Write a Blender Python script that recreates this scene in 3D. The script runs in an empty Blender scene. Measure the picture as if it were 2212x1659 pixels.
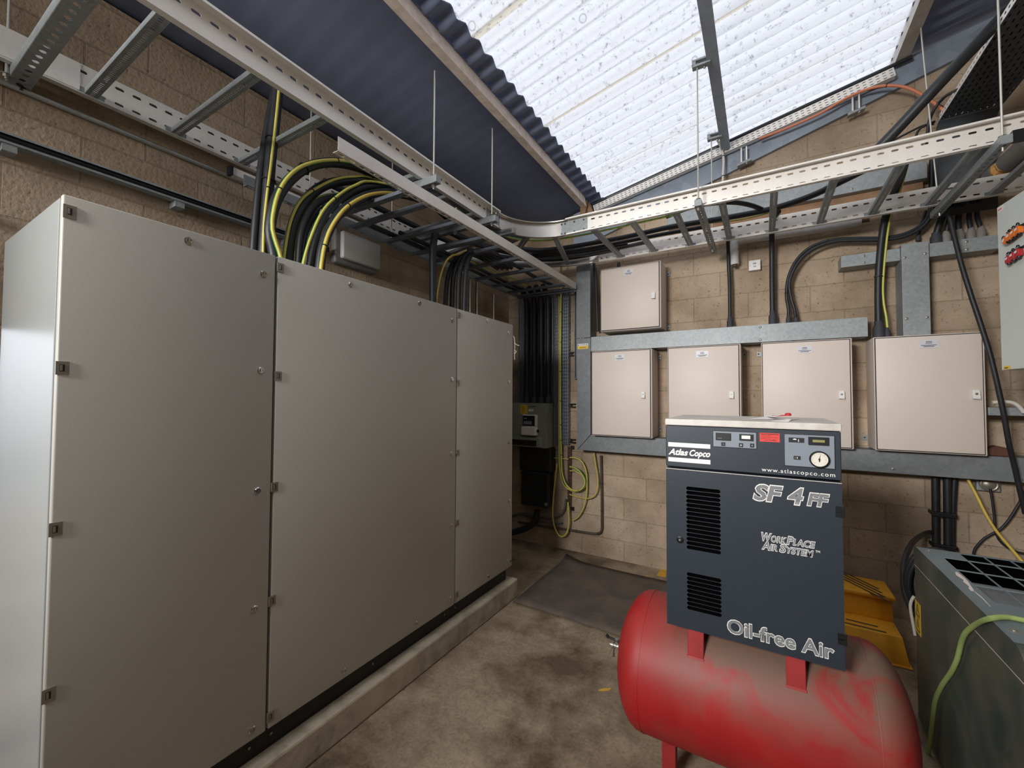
import bpy, bmesh, math, random
from mathutils import Vector, Matrix

SC = bpy.context.scene
COL = SC.collection
RAD = math.radians
random.seed(7)


def srgb(r, g, b):
    f = lambda c: (c / 255 / 12.92) if c / 255 <= .04045 else ((c / 255 + .055) / 1.055) ** 2.4
    return (f(r), f(g), f(b), 1)


# ------------------------------------------------------------------ camera
YAW, PITCH, ROLL = .54080748, .02972558, .00436706
fwd = Vector((-math.sin(YAW), math.cos(YAW), 0))
rgt = Vector((math.cos(YAW), math.sin(YAW), 0))
upv = Vector((0, 0, 1))
f2 = fwd * math.cos(PITCH) + upv * math.sin(PITCH)
u2 = upv * math.cos(PITCH) - fwd * math.sin(PITCH)
r3 = rgt * math.cos(ROLL) + u2 * math.sin(ROLL)
u3 = u2 * math.cos(ROLL) - rgt * math.sin(ROLL)
cam = bpy.data.objects.new('camera', bpy.data.cameras.new('camera'))
COL.objects.link(cam)
cam.data.sensor_width = 36
cam.data.lens = 36 * 898.53 / 2212
cam.data.clip_start = .02
cam.matrix_world = Matrix(((r3.x, u3.x, -f2.x, 0), (r3.y, u3.y, -f2.y, 0), (r3.z, u3.z, -f2.z, 1.67), (0, 0, 0, 1)))
SC.camera = cam

# ------------------------------------------------------------------ view and sky
SC.view_settings.view_transform = 'Standard'
SC.view_settings.look = 'None'
SC.view_settings.gamma = 1
SC.view_settings.use_curve_mapping = False
SC.view_settings.exposure = -0.05
SKY_STRENGTH = 2.2
world = bpy.data.worlds.new('overcast_sky')
SC.world = world
world.use_nodes = True
wn, wl = world.node_tree.nodes, world.node_tree.links
wn.clear()
w_out = wn.new('ShaderNodeOutputWorld')
w_bg = wn.new('ShaderNodeBackground')
w_tc = wn.new('ShaderNodeTexCoord')
w_sep = wn.new('ShaderNodeSeparateXYZ')
w_ramp = wn.new('ShaderNodeValToRGB')
w_ramp.color_ramp.elements[0].position = .45
w_ramp.color_ramp.elements[0].color = (.28, .28, .28, 1)
w_ramp.color_ramp.elements[1].position = .55
w_ramp.color_ramp.elements[1].color = (.93, .97, 1.06, 1)
w_map = wn.new('ShaderNodeMapRange')
w_map.inputs['From Min'].default_value = -1
w_map.inputs['From Max'].default_value = 1
wl.new(w_tc.outputs['Generated'], w_sep.inputs[0])
wl.new(w_sep.outputs['Z'], w_map.inputs['Value'])
wl.new(w_map.outputs[0], w_ramp.inputs[0])
wl.new(w_ramp.outputs[0], w_bg.inputs[0])
w_bg.inputs[1].default_value = SKY_STRENGTH
wl.new(w_bg.outputs[0], w_out.inputs[0])


def portal(name, loc, rot, sx, sy):
    l = bpy.data.lights.new(name, 'AREA')
    l.shape = 'RECTANGLE'
    l.size, l.size_y = sx, sy
    l.cycles.is_portal = True
    o = bpy.data.objects.new(name, l)
    COL.objects.link(o)
    o.location = loc
    o.rotation_euler = rot
    return o


# daylight comes through the rooflight and through the open doorway in the left wall beside the grey cabinet
portal('rooflight_portal', (-.26, 2.2, 4.30), (0, -math.atan(.2215), 0), 2.5, 4.3)
portal('doorway_portal', (-2.72, -.2, .98), (0, RAD(-90), 0), 1.95, 1.1)


def lamp(name, loc, rot, sx, sy, power, col, spread=180):
    l = bpy.data.lights.new(name, 'AREA')
    l.shape = 'RECTANGLE'
    l.size, l.size_y = sx, sy
    l.energy = power
    l.spread = RAD(spread)
    l.color = col
    o = bpy.data.objects.new(name, l)
    COL.objects.link(o)
    o.location = loc
    o.rotation_euler = rot
    return o


# fill lights added behind the camera: one towards the back wall, one overhead
lamp('added_wall_fill', (-1.62, -2.7, 3.0), (RAD(79), 0, RAD(-13)), 1.2, .9, 72, (1, .98, .955), 80)
lamp('added_overhead_fill', (.6, -.9, 3.6), (0, 0, RAD(90)), 1.5, .25, 12, (1, .98, .95))


# ------------------------------------------------------------------ materials
def mat(name, col, rough=.5, metal=0, var=.12, scale=6, bump=0, bscale=60, dirt=None, dirt_amt=.5, dirt_scale=2.5, spec=.5):
    m = bpy.data.materials.new(name)
    m.use_nodes = True
    N, L = m.node_tree.nodes, m.node_tree.links
    b = N['Principled BSDF']
    b.inputs['Roughness'].default_value = rough
    b.inputs['Metallic'].default_value = metal
    b.inputs['Specular IOR Level'].default_value = spec
    tc = N.new('ShaderNodeTexCoord')
    nz = N.new('ShaderNodeTexNoise')
    nz.inputs['Scale'].default_value = scale
    nz.inputs['Detail'].default_value = 5
    L.new(tc.outputs['Object'], nz.inputs['Vector'])
    rp = N.new('ShaderNodeValToRGB')
    rp.color_ramp.elements[0].position = .3
    rp.color_ramp.elements[1].position = .7
    rp.color_ramp.elements[0].color = [c * (1 - var) for c in col[:3]] + [1]
    rp.color_ramp.elements[1].color = [min(1, c * (1 + var)) for c in col[:3]] + [1]
    L.new(nz.outputs['Fac'], rp.inputs[0])
    out = rp.outputs[0]
    if dirt:
        n2 = N.new('ShaderNodeTexNoise')
        n2.inputs['Scale'].default_value = dirt_scale
        n2.inputs['Detail'].default_value = 7
        n2.inputs['Roughness'].default_value = .62
        L.new(tc.outputs['Object'], n2.inputs['Vector'])
        r2 = N.new('ShaderNodeValToRGB')
        r2.color_ramp.elements[0].position = .44
        r2.color_ramp.elements[1].position = .62
        r2.color_ramp.elements[0].color = (0, 0, 0, 1)
        r2.color_ramp.elements[1].color = (dirt_amt,) * 3 + (1,)
        L.new(n2.outputs['Fac'], r2.inputs[0])
        mx = N.new('ShaderNodeMix')
        mx.data_type = 'RGBA'
        L.new(r2.outputs[0], mx.inputs['Factor'])
        L.new(out, mx.inputs[6])
        mx.inputs[7].default_value = dirt
        out = mx.outputs[2]
    L.new(out, b.inputs['Base Color'])
    if bump:
        n3 = N.new('ShaderNodeTexNoise')
        n3.inputs['Scale'].default_value = bscale
        n3.inputs['Detail'].default_value = 4
        L.new(tc.outputs['Object'], n3.inputs['Vector'])
        bp = N.new('ShaderNodeBump')
        bp.inputs['Strength'].default_value = bump
        bp.inputs['Distance'].default_value = .01
        L.new(n3.outputs['Fac'], bp.inputs['Height'])
        L.new(bp.outputs[0], b.inputs['Normal'])
    return m


def galv(name, col, rough=.42, metal=.75, vscale=90, lo=.78):
    """galvanised steel with a faint spangle"""
    m = mat(name, col, rough, metal, var=.08, scale=3)
    N, L = m.node_tree.nodes, m.node_tree.links
    b = N['Principled BSDF']
    src = b.inputs['Base Color'].links[0].from_socket
    tc = [n for n in N if n.type == 'TEX_COORD'][0]
    v = N.new('ShaderNodeTexVoronoi')
    v.inputs['Scale'].default_value = vscale
    L.new(tc.outputs['Object'], v.inputs['Vector'])
    rp = N.new('ShaderNodeValToRGB')
    rp.color_ramp.elements[0].color = (lo, lo, lo, 1)
    rp.color_ramp.elements[1].color = (1, 1, 1, 1)
    L.new(v.outputs['Color'], rp.inputs[0])
    mx = N.new('ShaderNodeMix')
    mx.data_type = 'RGBA'
    mx.blend_type = 'MULTIPLY'
    mx.inputs['Factor'].default_value = 1
    L.new(src, mx.inputs[6])
    L.new(rp.outputs[0], mx.inputs[7])
    L.new(mx.outputs[2], b.inputs['Base Color'])
    return m


def blockwork(name, axis, x_off, z_off):
    """fair-faced concrete block, 450 x 218 mm courses"""
    m = bpy.data.materials.new(name)
    m.use_nodes = True
    N, L = m.node_tree.nodes, m.node_tree.links
    b = N['Principled BSDF']
    b.inputs['Roughness'].default_value = .92
    b.inputs['Specular IOR Level'].default_value = .15
    tc = N.new('ShaderNodeTexCoord')
    sp = N.new('ShaderNodeSeparateXYZ')
    L.new(tc.outputs['Object'], sp.inputs[0])
    cb = N.new('ShaderNodeCombineXYZ')
    ax = N.new('ShaderNodeMath')
    ax.operation = 'ADD'
    ax.inputs[1].default_value = x_off
    az = N.new('ShaderNodeMath')
    az.operation = 'ADD'
    az.inputs[1].default_value = z_off
    L.new(sp.outputs[axis], ax.inputs[0])
    L.new(sp.outputs[2], az.inputs[0])
    # a little wobble so that the joints are not ruled lines
    wob = N.new('ShaderNodeTexNoise')
    wob.inputs['Scale'].default_value = 9
    L.new(tc.outputs['Object'], wob.inputs['Vector'])
    wm = N.new('ShaderNodeMath')
    wm.operation = 'MULTIPLY_ADD'
    wm.inputs[1].default_value = .010
    L.new(wob.outputs['Fac'], wm.inputs[0])
    L.new(az.outputs[0], wm.inputs[2])
    L.new(ax.outputs[0], cb.inputs[0])
    L.new(wm.outputs[0], cb.inputs[1])
    br = N.new('ShaderNodeTexBrick')
    br.inputs['Scale'].default_value = 1
    br.inputs['Brick Width'].default_value = .45
    br.inputs['Row Height'].default_value = .2185
    br.inputs['Mortar Size'].default_value = .005
    br.inputs['Mortar Smooth'].default_value = .3
    br.inputs['Bias'].default_value = 0
    br.inputs['Color1'].default_value = srgb(186, 168, 148)
    br.inputs['Color2'].default_value = srgb(172, 154, 135)
    br.inputs['Mortar'].default_value = srgb(158, 142, 124)
    L.new(cb.outputs[0], br.inputs['Vector'])
    n1 = N.new('ShaderNodeTexNoise')
    n1.inputs['Scale'].default_value = 2.2
    n1.inputs['Detail'].default_value = 8
    n1.inputs['Roughness'].default_value = .6
    L.new(tc.outputs['Object'], n1.inputs['Vector'])
    r1 = N.new('ShaderNodeValToRGB')
    r1.color_ramp.elements[0].position = .32
    r1.color_ramp.elements[0].color = (.62, .58, .52, 1)
    r1.color_ramp.elements[1].position = .62
    r1.color_ramp.elements[1].color = (1.04, 1.03, 1.0, 1)
    L.new(n1.outputs['Fac'], r1.inputs[0])
    mx = N.new('ShaderNodeMix')
    mx.data_type = 'RGBA'
    mx.blend_type = 'MULTIPLY'
    mx.inputs['Factor'].default_value = 1
    L.new(br.outputs['Color'], mx.inputs[6])
    L.new(r1.outputs[0], mx.inputs[7])
    # open pits in the face of the blocks
    n2 = N.new('ShaderNodeTexNoise')
    n2.inputs['Scale'].default_value = 62
    n2.inputs['Detail'].default_value = 3
    L.new(tc.outputs['Object'], n2.inputs['Vector'])
    r2 = N.new('ShaderNodeValToRGB')
    r2.color_ramp.elements[0].position = .25
    r2.color_ramp.elements[0].color = (.45, .42, .39, 1)
    r2.color_ramp.elements[1].position = .38
    r2.color_ramp.elements[1].color = (1, 1, 1, 1)
    L.new(n2.outputs['Fac'], r2.inputs[0])
    m2 = N.new('ShaderNodeMix')
    m2.data_type = 'RGBA'
    m2.blend_type = 'MULTIPLY'
    m2.inputs['Factor'].default_value = 1
    L.new(mx.outputs[2], m2.inputs[6])
    L.new(r2.outputs[0], m2.inputs[7])
    L.new(m2.outputs[2], b.inputs['Base Color'])
    hb = N.new('ShaderNodeMath')
    hb.operation = 'MULTIPLY_ADD'
    hb.inputs[1].default_value = -1.2
    L.new(br.outputs['Fac'], hb.inputs[0])
    L.new(n2.outputs['Fac'], hb.inputs[2])
    bp = N.new('ShaderNodeBump')
    bp.inputs['Strength'].default_value = .5
    bp.inputs['Distance'].default_value = .006
    L.new(hb.outputs[0], bp.inputs['Height'])
    L.new(bp.outputs[0], b.inputs['Normal'])
    return m


def concrete_floor():
    m = mat('stained_concrete_floor', srgb(158, 143, 122), .62, 0, var=.16, scale=1.3, bump=.12, bscale=45,
            dirt=srgb(84, 70, 54), dirt_amt=.9, dirt_scale=1.5, spec=.35)
    N, L = m.node_tree.nodes, m.node_tree.links
    b = N['Principled BSDF']
    src = b.inputs['Base Color'].links[0].from_socket
    tc = [n for n in N if n.type == 'TEX_COORD'][0]
    n = N.new('ShaderNodeTexNoise')
    n.inputs['Scale'].default_value = 38
    n.inputs['Detail'].default_value = 6
    n.inputs['Distortion'].default_value = 1.6
    L.new(tc.outputs['Object'], n.inputs['Vector'])
    r = N.new('ShaderNodeValToRGB')
    r.color_ramp.elements[0].position = .34
    r.color_ramp.elements[0].color = (.80, .77, .73, 1)
    r.color_ramp.elements[1].position = .6
    r.color_ramp.elements[1].color = (1.08, 1.07, 1.05, 1)
    L.new(n.outputs['Fac'], r.inputs[0])
    mx = N.new('ShaderNodeMix')
    mx.data_type = 'RGBA'
    mx.blend_type = 'MULTIPLY'
    mx.inputs['Factor'].default_value = 1
    L.new(src, mx.inputs[6])
    L.new(r.outputs[0], mx.inputs[7])
    L.new(mx.outputs[2], b.inputs['Base Color'])
    return m


def rooflight_sheet():
    """weathered translucent corrugated sheet: part of the daylight passes straight, part is scattered"""
    m = bpy.data.materials.new('translucent_roof_sheet')
    m.use_nodes = True
    N, L = m.node_tree.nodes, m.node_tree.links
    N.clear()
    out = N.new('ShaderNodeOutputMaterial')
    tc = N.new('ShaderNodeTexCoord')
    sp = N.new('ShaderNodeSeparateXYZ')
    L.new(tc.outputs['Object'], sp.inputs[0])
    # a fine grime and some ring-shaped marks
    n1 = N.new('ShaderNodeTexNoise')
    n1.inputs['Scale'].default_value = 26
    n1.inputs['Detail'].default_value = 9
    n1.inputs['Roughness'].default_value = .75
    L.new(tc.outputs['Object'], n1.inputs['Vector'])
    r1 = N.new('ShaderNodeValToRGB')
    r1.color_ramp.elements[0].position = .31
    r1.color_ramp.elements[0].color = (.30, .30, .32, 1)
    r1.color_ramp.elements[1].position = .45
    r1.color_ramp.elements[1].color = (1, 1, 1, 1)
    L.new(n1.outputs['Fac'], r1.inputs[0])
    v = N.new('ShaderNodeTexVoronoi')
    v.inputs['Scale'].default_value = 3.4
    L.new(tc.outputs['Object'], v.inputs['Vector'])
    r3_ = N.new('ShaderNodeValToRGB')
    e = r3_.color_ramp.elements
    e[0].position = .055
    e[0].color = (1, 1, 1, 1)
    e[1].position = .09
    e[1].color = (1, 1, 1, 1)
    k = e.new(.07)
    k.color = (.55, .55, .57, 1)
    L.new(v.outputs['Distance'], r3_.inputs[0])
    # lapped sheet edges: a yellowed strip every seventh corrugation
    md = N.new('ShaderNodeMath')
    md.operation = 'MULTIPLY_ADD'
    md.inputs[1].default_value = 1 / .938
    md.inputs[2].default_value = -1.905 / .938 + 10
    L.new(sp.outputs['Y'], md.inputs[0])
    fr = N.new('ShaderNodeMath')
    fr.operation = 'FRACT'
    L.new(md.outputs[0], fr.inputs[0])
    r2 = N.new('ShaderNodeValToRGB')
    r2.color_ramp.interpolation = 'CONSTANT'
    r2.color_ramp.elements[0].color = (.84, .77, .64, 1)
    r2.color_ramp.elements[1].position = .085
    r2.color_ramp.elements[1].color = (1, 1, 1, 1)
    L.new(fr.outputs[0], r2.inputs[0])
    # shading of every corrugation put into the colour, darkest along the valley line
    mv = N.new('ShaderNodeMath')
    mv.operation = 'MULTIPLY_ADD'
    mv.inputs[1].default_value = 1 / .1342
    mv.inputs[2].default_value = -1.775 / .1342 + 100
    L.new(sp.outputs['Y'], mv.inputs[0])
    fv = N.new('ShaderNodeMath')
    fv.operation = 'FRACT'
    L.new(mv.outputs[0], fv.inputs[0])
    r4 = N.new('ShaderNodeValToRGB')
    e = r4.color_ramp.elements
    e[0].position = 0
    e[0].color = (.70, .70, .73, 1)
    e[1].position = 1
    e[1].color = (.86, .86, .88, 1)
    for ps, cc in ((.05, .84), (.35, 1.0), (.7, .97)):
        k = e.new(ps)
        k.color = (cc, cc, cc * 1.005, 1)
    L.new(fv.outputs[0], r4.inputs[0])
    cur = None
    for s in (r1, r3_, r2, r4):
        if cur is None:
            cur = s.outputs[0]
            continue
        mx = N.new('ShaderNodeMix')
        mx.data_type = 'RGBA'
        mx.blend_type = 'MULTIPLY'
        mx.inputs['Factor'].default_value = 1
        L.new(cur, mx.inputs[6])
        L.new(s.outputs[0], mx.inputs[7])
        cur = mx.outputs[2]
    tl = N.new('ShaderNodeBsdfTranslucent')
    tr = N.new('ShaderNodeBsdfTransparent')
    df = N.new('ShaderNodeBsdfDiffuse')
    L.new(cur, tl.inputs[0])
    L.new(cur, df.inputs[0])
    mc = N.new('ShaderNodeMix')
    mc.data_type = 'RGBA'
    mc.blend_type = 'MULTIPLY'
    mc.inputs['Factor'].default_value = 1
    L.new(cur, mc.inputs[6])
    mc.inputs[7].default_value = (.34, .34, .34, 1)
    L.new(mc.outputs[2], tr.inputs[0])
    a = N.new('ShaderNodeMixShader')
    a.inputs[0].default_value = .5
    L.new(tl.outputs[0], a.inputs[1])
    L.new(df.outputs[0], a.inputs[2])
    c = N.new('ShaderNodeMixShader')
    c.inputs[0].default_value = .35
    L.new(a.outputs[0], c.inputs[1])
    L.new(tr.outputs[0], c.inputs[2])
    L.new(c.outputs[0], out.inputs[0])
    return m


MT = {
    'block_back': blockwork('blockwork_back_wall', 0, -.357 + .225 + 9, -2.39 + 20 * .2185),
    'block_left': blockwork('blockwork_left_wall', 1, 9.1, -2.39 + 21 * .2185),
    'floor': concrete_floor(),
    'plinth': mat('cast_concrete', srgb(176, 166, 146), .85, 0, var=.14, scale=5, bump=.35, bscale=30, dirt=srgb(110, 98, 82), dirt_amt=.5, dirt_scale=7),
    'roof_dark': mat('dark_fibre_cement_sheet', srgb(122, 132, 158), .9, 0, var=.1, scale=2),
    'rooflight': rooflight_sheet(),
    'timber_pink': mat('painted_purlin', srgb(250, 234, 222), .75, 0, var=.06, scale=9, dirt=srgb(170, 150, 140), dirt_amt=.3, dirt_scale=14),
    'steel_blue': mat('grey_painted_steel', srgb(172, 184, 202), .6, 0, var=.12, scale=12),
    'rafter': galv('rafter_sheet', srgb(148, 158, 172), .6, .1, 14),
    'switchgear': mat('light_grey_powder_coat', srgb(172, 169, 161), .42, 0, var=.02, scale=2, bump=.05, bscale=400),
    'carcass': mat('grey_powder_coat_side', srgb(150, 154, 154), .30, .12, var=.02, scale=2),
    'black_plinth': mat('black_steel_plinth', srgb(20, 21, 22), .5),
    'chrome': mat('polished_chrome', srgb(205, 205, 205), .16, 1, var=.02),
    'zinc': mat('zinc_casting', srgb(150, 146, 136), .4, .6, var=.06),
    'galv': galv('galvanised_steel', srgb(236, 232, 226), .42, .25, 120, .93),
    'galv_dark': galv('weathered_galvanised_trunking', srgb(124, 128, 131), .55, .2, 38),
    'galv_mid': galv('galvanised_trunking', srgb(152, 158, 160), .5, .25, 60),
    'tray': galv('perforated_tray_steel', srgb(120, 126, 136), .5, .5, 70),
    'tray_dark': mat('shaded_tray_steel', srgb(72, 76, 80), .7, .2, var=.15),  # tray steel darkened: the shade on its underside is put into the colour
    'brushed': mat('brushed_steel', srgb(206, 202, 196), .28, .9, var=.05, scale=3),
    'beige': mat('beige_enclosure_paint', srgb(214, 201, 191), .5, 0, var=.015, scale=2),
    'white_plastic': mat('white_plastic', srgb(226, 224, 220), .45, 0, var=.02),
    'plate': mat('engraved_plate', srgb(205, 206, 212), .4, 0, var=.03),
    'ink': mat('black_ink', srgb(34, 34, 38), .7),
    'cable': mat('black_cable_sheath', srgb(34, 36, 40), .5, 0, var=.15, scale=20),
    'cable_grey': mat('grey_cable_sheath', srgb(92, 94, 96), .55, 0, var=.12, scale=20),
    'earth_y': mat('earth_cable_yellow', srgb(206, 196, 96), .5, 0, var=.06),
    'earth_g': mat('earth_cable_green', srgb(84, 140, 62), .5, 0, var=.06),
    'earth_lime': mat('earth_cable_lime', srgb(150, 168, 100), .5, 0, var=.1),
    'yellow_cable': mat('yellow_cable', srgb(212, 184, 84), .5, 0, var=.08),
    'orange_cable': mat('orange_cable', srgb(206, 126, 92), .55, 0, var=.1),
    'white_cable': mat('white_cable', srgb(216, 208, 198), .5, 0, var=.04),
    'boot': mat('rubber_gland_shroud', srgb(56, 58, 64), .7, 0, var=.1, scale=20),
    'boot_grey': mat('grey_gland_shroud', srgb(126, 122, 116), .7, 0, var=.15, scale=20),
    'tie': mat('black_nylon_tie', srgb(16, 16, 17), .5),
    'navy': mat('navy_compressor_paint', srgb(42, 50, 59), .42, 0, var=.05, scale=4, bump=.04, bscale=300),
    'lid': mat('pale_grey_dusty_lid', srgb(204, 200, 194), .55, 0, var=.06, scale=6, dirt=srgb(150, 132, 110), dirt_amt=.35, dirt_scale=9),
    'panel_grey': mat('grey_control_panel', srgb(128, 136, 146), .45, 0, var=.02),
    'black_plastic': mat('black_plastic', srgb(22, 23, 25), .4, 0, var=.05),
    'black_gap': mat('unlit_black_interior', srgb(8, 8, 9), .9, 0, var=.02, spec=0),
    'white_ink': mat('white_print', srgb(236, 234, 230), .5, 0, var=.02),
    'silver_ink': mat('grey_print', srgb(124, 126, 129), .45, 0, var=.12, scale=40),
    'red_label': mat('red_label', srgb(214, 62, 54), .5, 0, var=.04),
    'red_tank': mat('dusty_red_paint', srgb(160, 22, 27), .55, 0, var=.12, scale=4, dirt=srgb(150, 70, 64), dirt_amt=.3, dirt_scale=3.2),
    'red_bracket': mat('red_bracket_paint', srgb(150, 40, 40), .5, 0, var=.12, scale=12),
    'gauge': mat('gauge_dial', srgb(226, 220, 206), .4, 0, var=.02),
    'lcd': mat('small_green_window', srgb(146, 142, 96), .3, 0, var=.05),
    'paper': mat('white_paper', srgb(236, 234, 232), .7, 0, var=.02),
    'red_plastic': mat('red_plastic', srgb(176, 40, 48), .4, 0, var=.06),
    'orange_plastic': mat('orange_plastic', srgb(222, 112, 34), .4, 0, var=.06),
    'rubber_mat': mat('dusty_rubber_mat', srgb(88, 78, 70), .9, 0, var=.15, scale=4, bump=.3, bscale=35, dirt=srgb(120, 106, 92), dirt_amt=.35, dirt_scale=5),
    'amber': mat('yellow_moulded_plastic', srgb(250, 180, 50), .5, 0, var=.06, scale=7, dirt=srgb(170, 116, 50), dirt_amt=.25, dirt_scale=9),
    'grip': mat('dark_grip_strip', srgb(84, 72, 60), .9, 0, var=.15, scale=30),
    'green_case': mat('dark_green_case_paint', srgb(52, 68, 66), .45, 0, var=.12, scale=5, dirt=srgb(104, 98, 84), dirt_amt=.55, dirt_scale=3.6),
    'green_top': mat('dusty_green_grey_top', srgb(112, 124, 128), .55, 0, var=.08, scale=5),
    'baffle': mat('grey_baffle', srgb(116, 120, 124), .6, 0, var=.05),
    'chip': mat('chipped_bare_paint', srgb(226, 214, 208), .6, 0, var=.08, scale=60),
    'yellow_label': mat('yellow_label', srgb(232, 190, 44), .5, 0, var=.03),
    'meter_green': mat('grey_green_steel', srgb(140, 146, 132), .5, 0, var=.05, scale=5),
    'bitumen': mat('black_cast_box', srgb(24, 25, 28), .55, 0, var=.2, scale=10),
    'copper_brown': mat('tarnished_brass', srgb(86, 64, 50), .55, .4, var=.2, scale=30),
    'conduit_brown': mat('brown_painted_conduit', srgb(78, 66, 56), .55, 0, var=.15, scale=20),
    'conduit': galv('galvanised_conduit', srgb(176, 176, 172), .4, .6, 80),
    'lag_white': mat('white_pipe_lagging', srgb(206, 204, 202), .75, 0, var=.08, scale=20, bump=.4, bscale=50),
    'lag_grey': mat('grey_pipe_insulation', srgb(96, 94, 88), .85, 0, var=.12, scale=10),
    'straw': mat('crumbling_tan_insulation', srgb(186, 138, 78), .9, 0, var=.3, scale=30, bump=.8, bscale=40),
    'lens': mat('frosted_lens', srgb(186, 184, 180), .35, 0, var=.03),
    'lamp_grey': mat('grey_lamp_body', srgb(112, 112, 110), .5, 0, var=.05),
    'locker': mat('pale_grey_panel', srgb(206, 212, 208), .4, 0, var=.015),
    'leaf': mat('dry_yellow_leaf', srgb(206, 162, 70), .7, 0, var=.1),
    'tape': mat('yellow_floor_tape', srgb(206, 160, 40), .6, 0, var=.08),
    'wire': mat('galvanised_wire', srgb(200, 198, 190), .45, .6, var=.04),
    'wood': mat('weathered_timber', srgb(150, 118, 90), .85, 0, var=.2, scale=14),
    'red_brick': mat('broken_red_brick', srgb(98, 62, 50), .9, 0, var=.2, scale=20, bump=.5, bscale=40),
}


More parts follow.
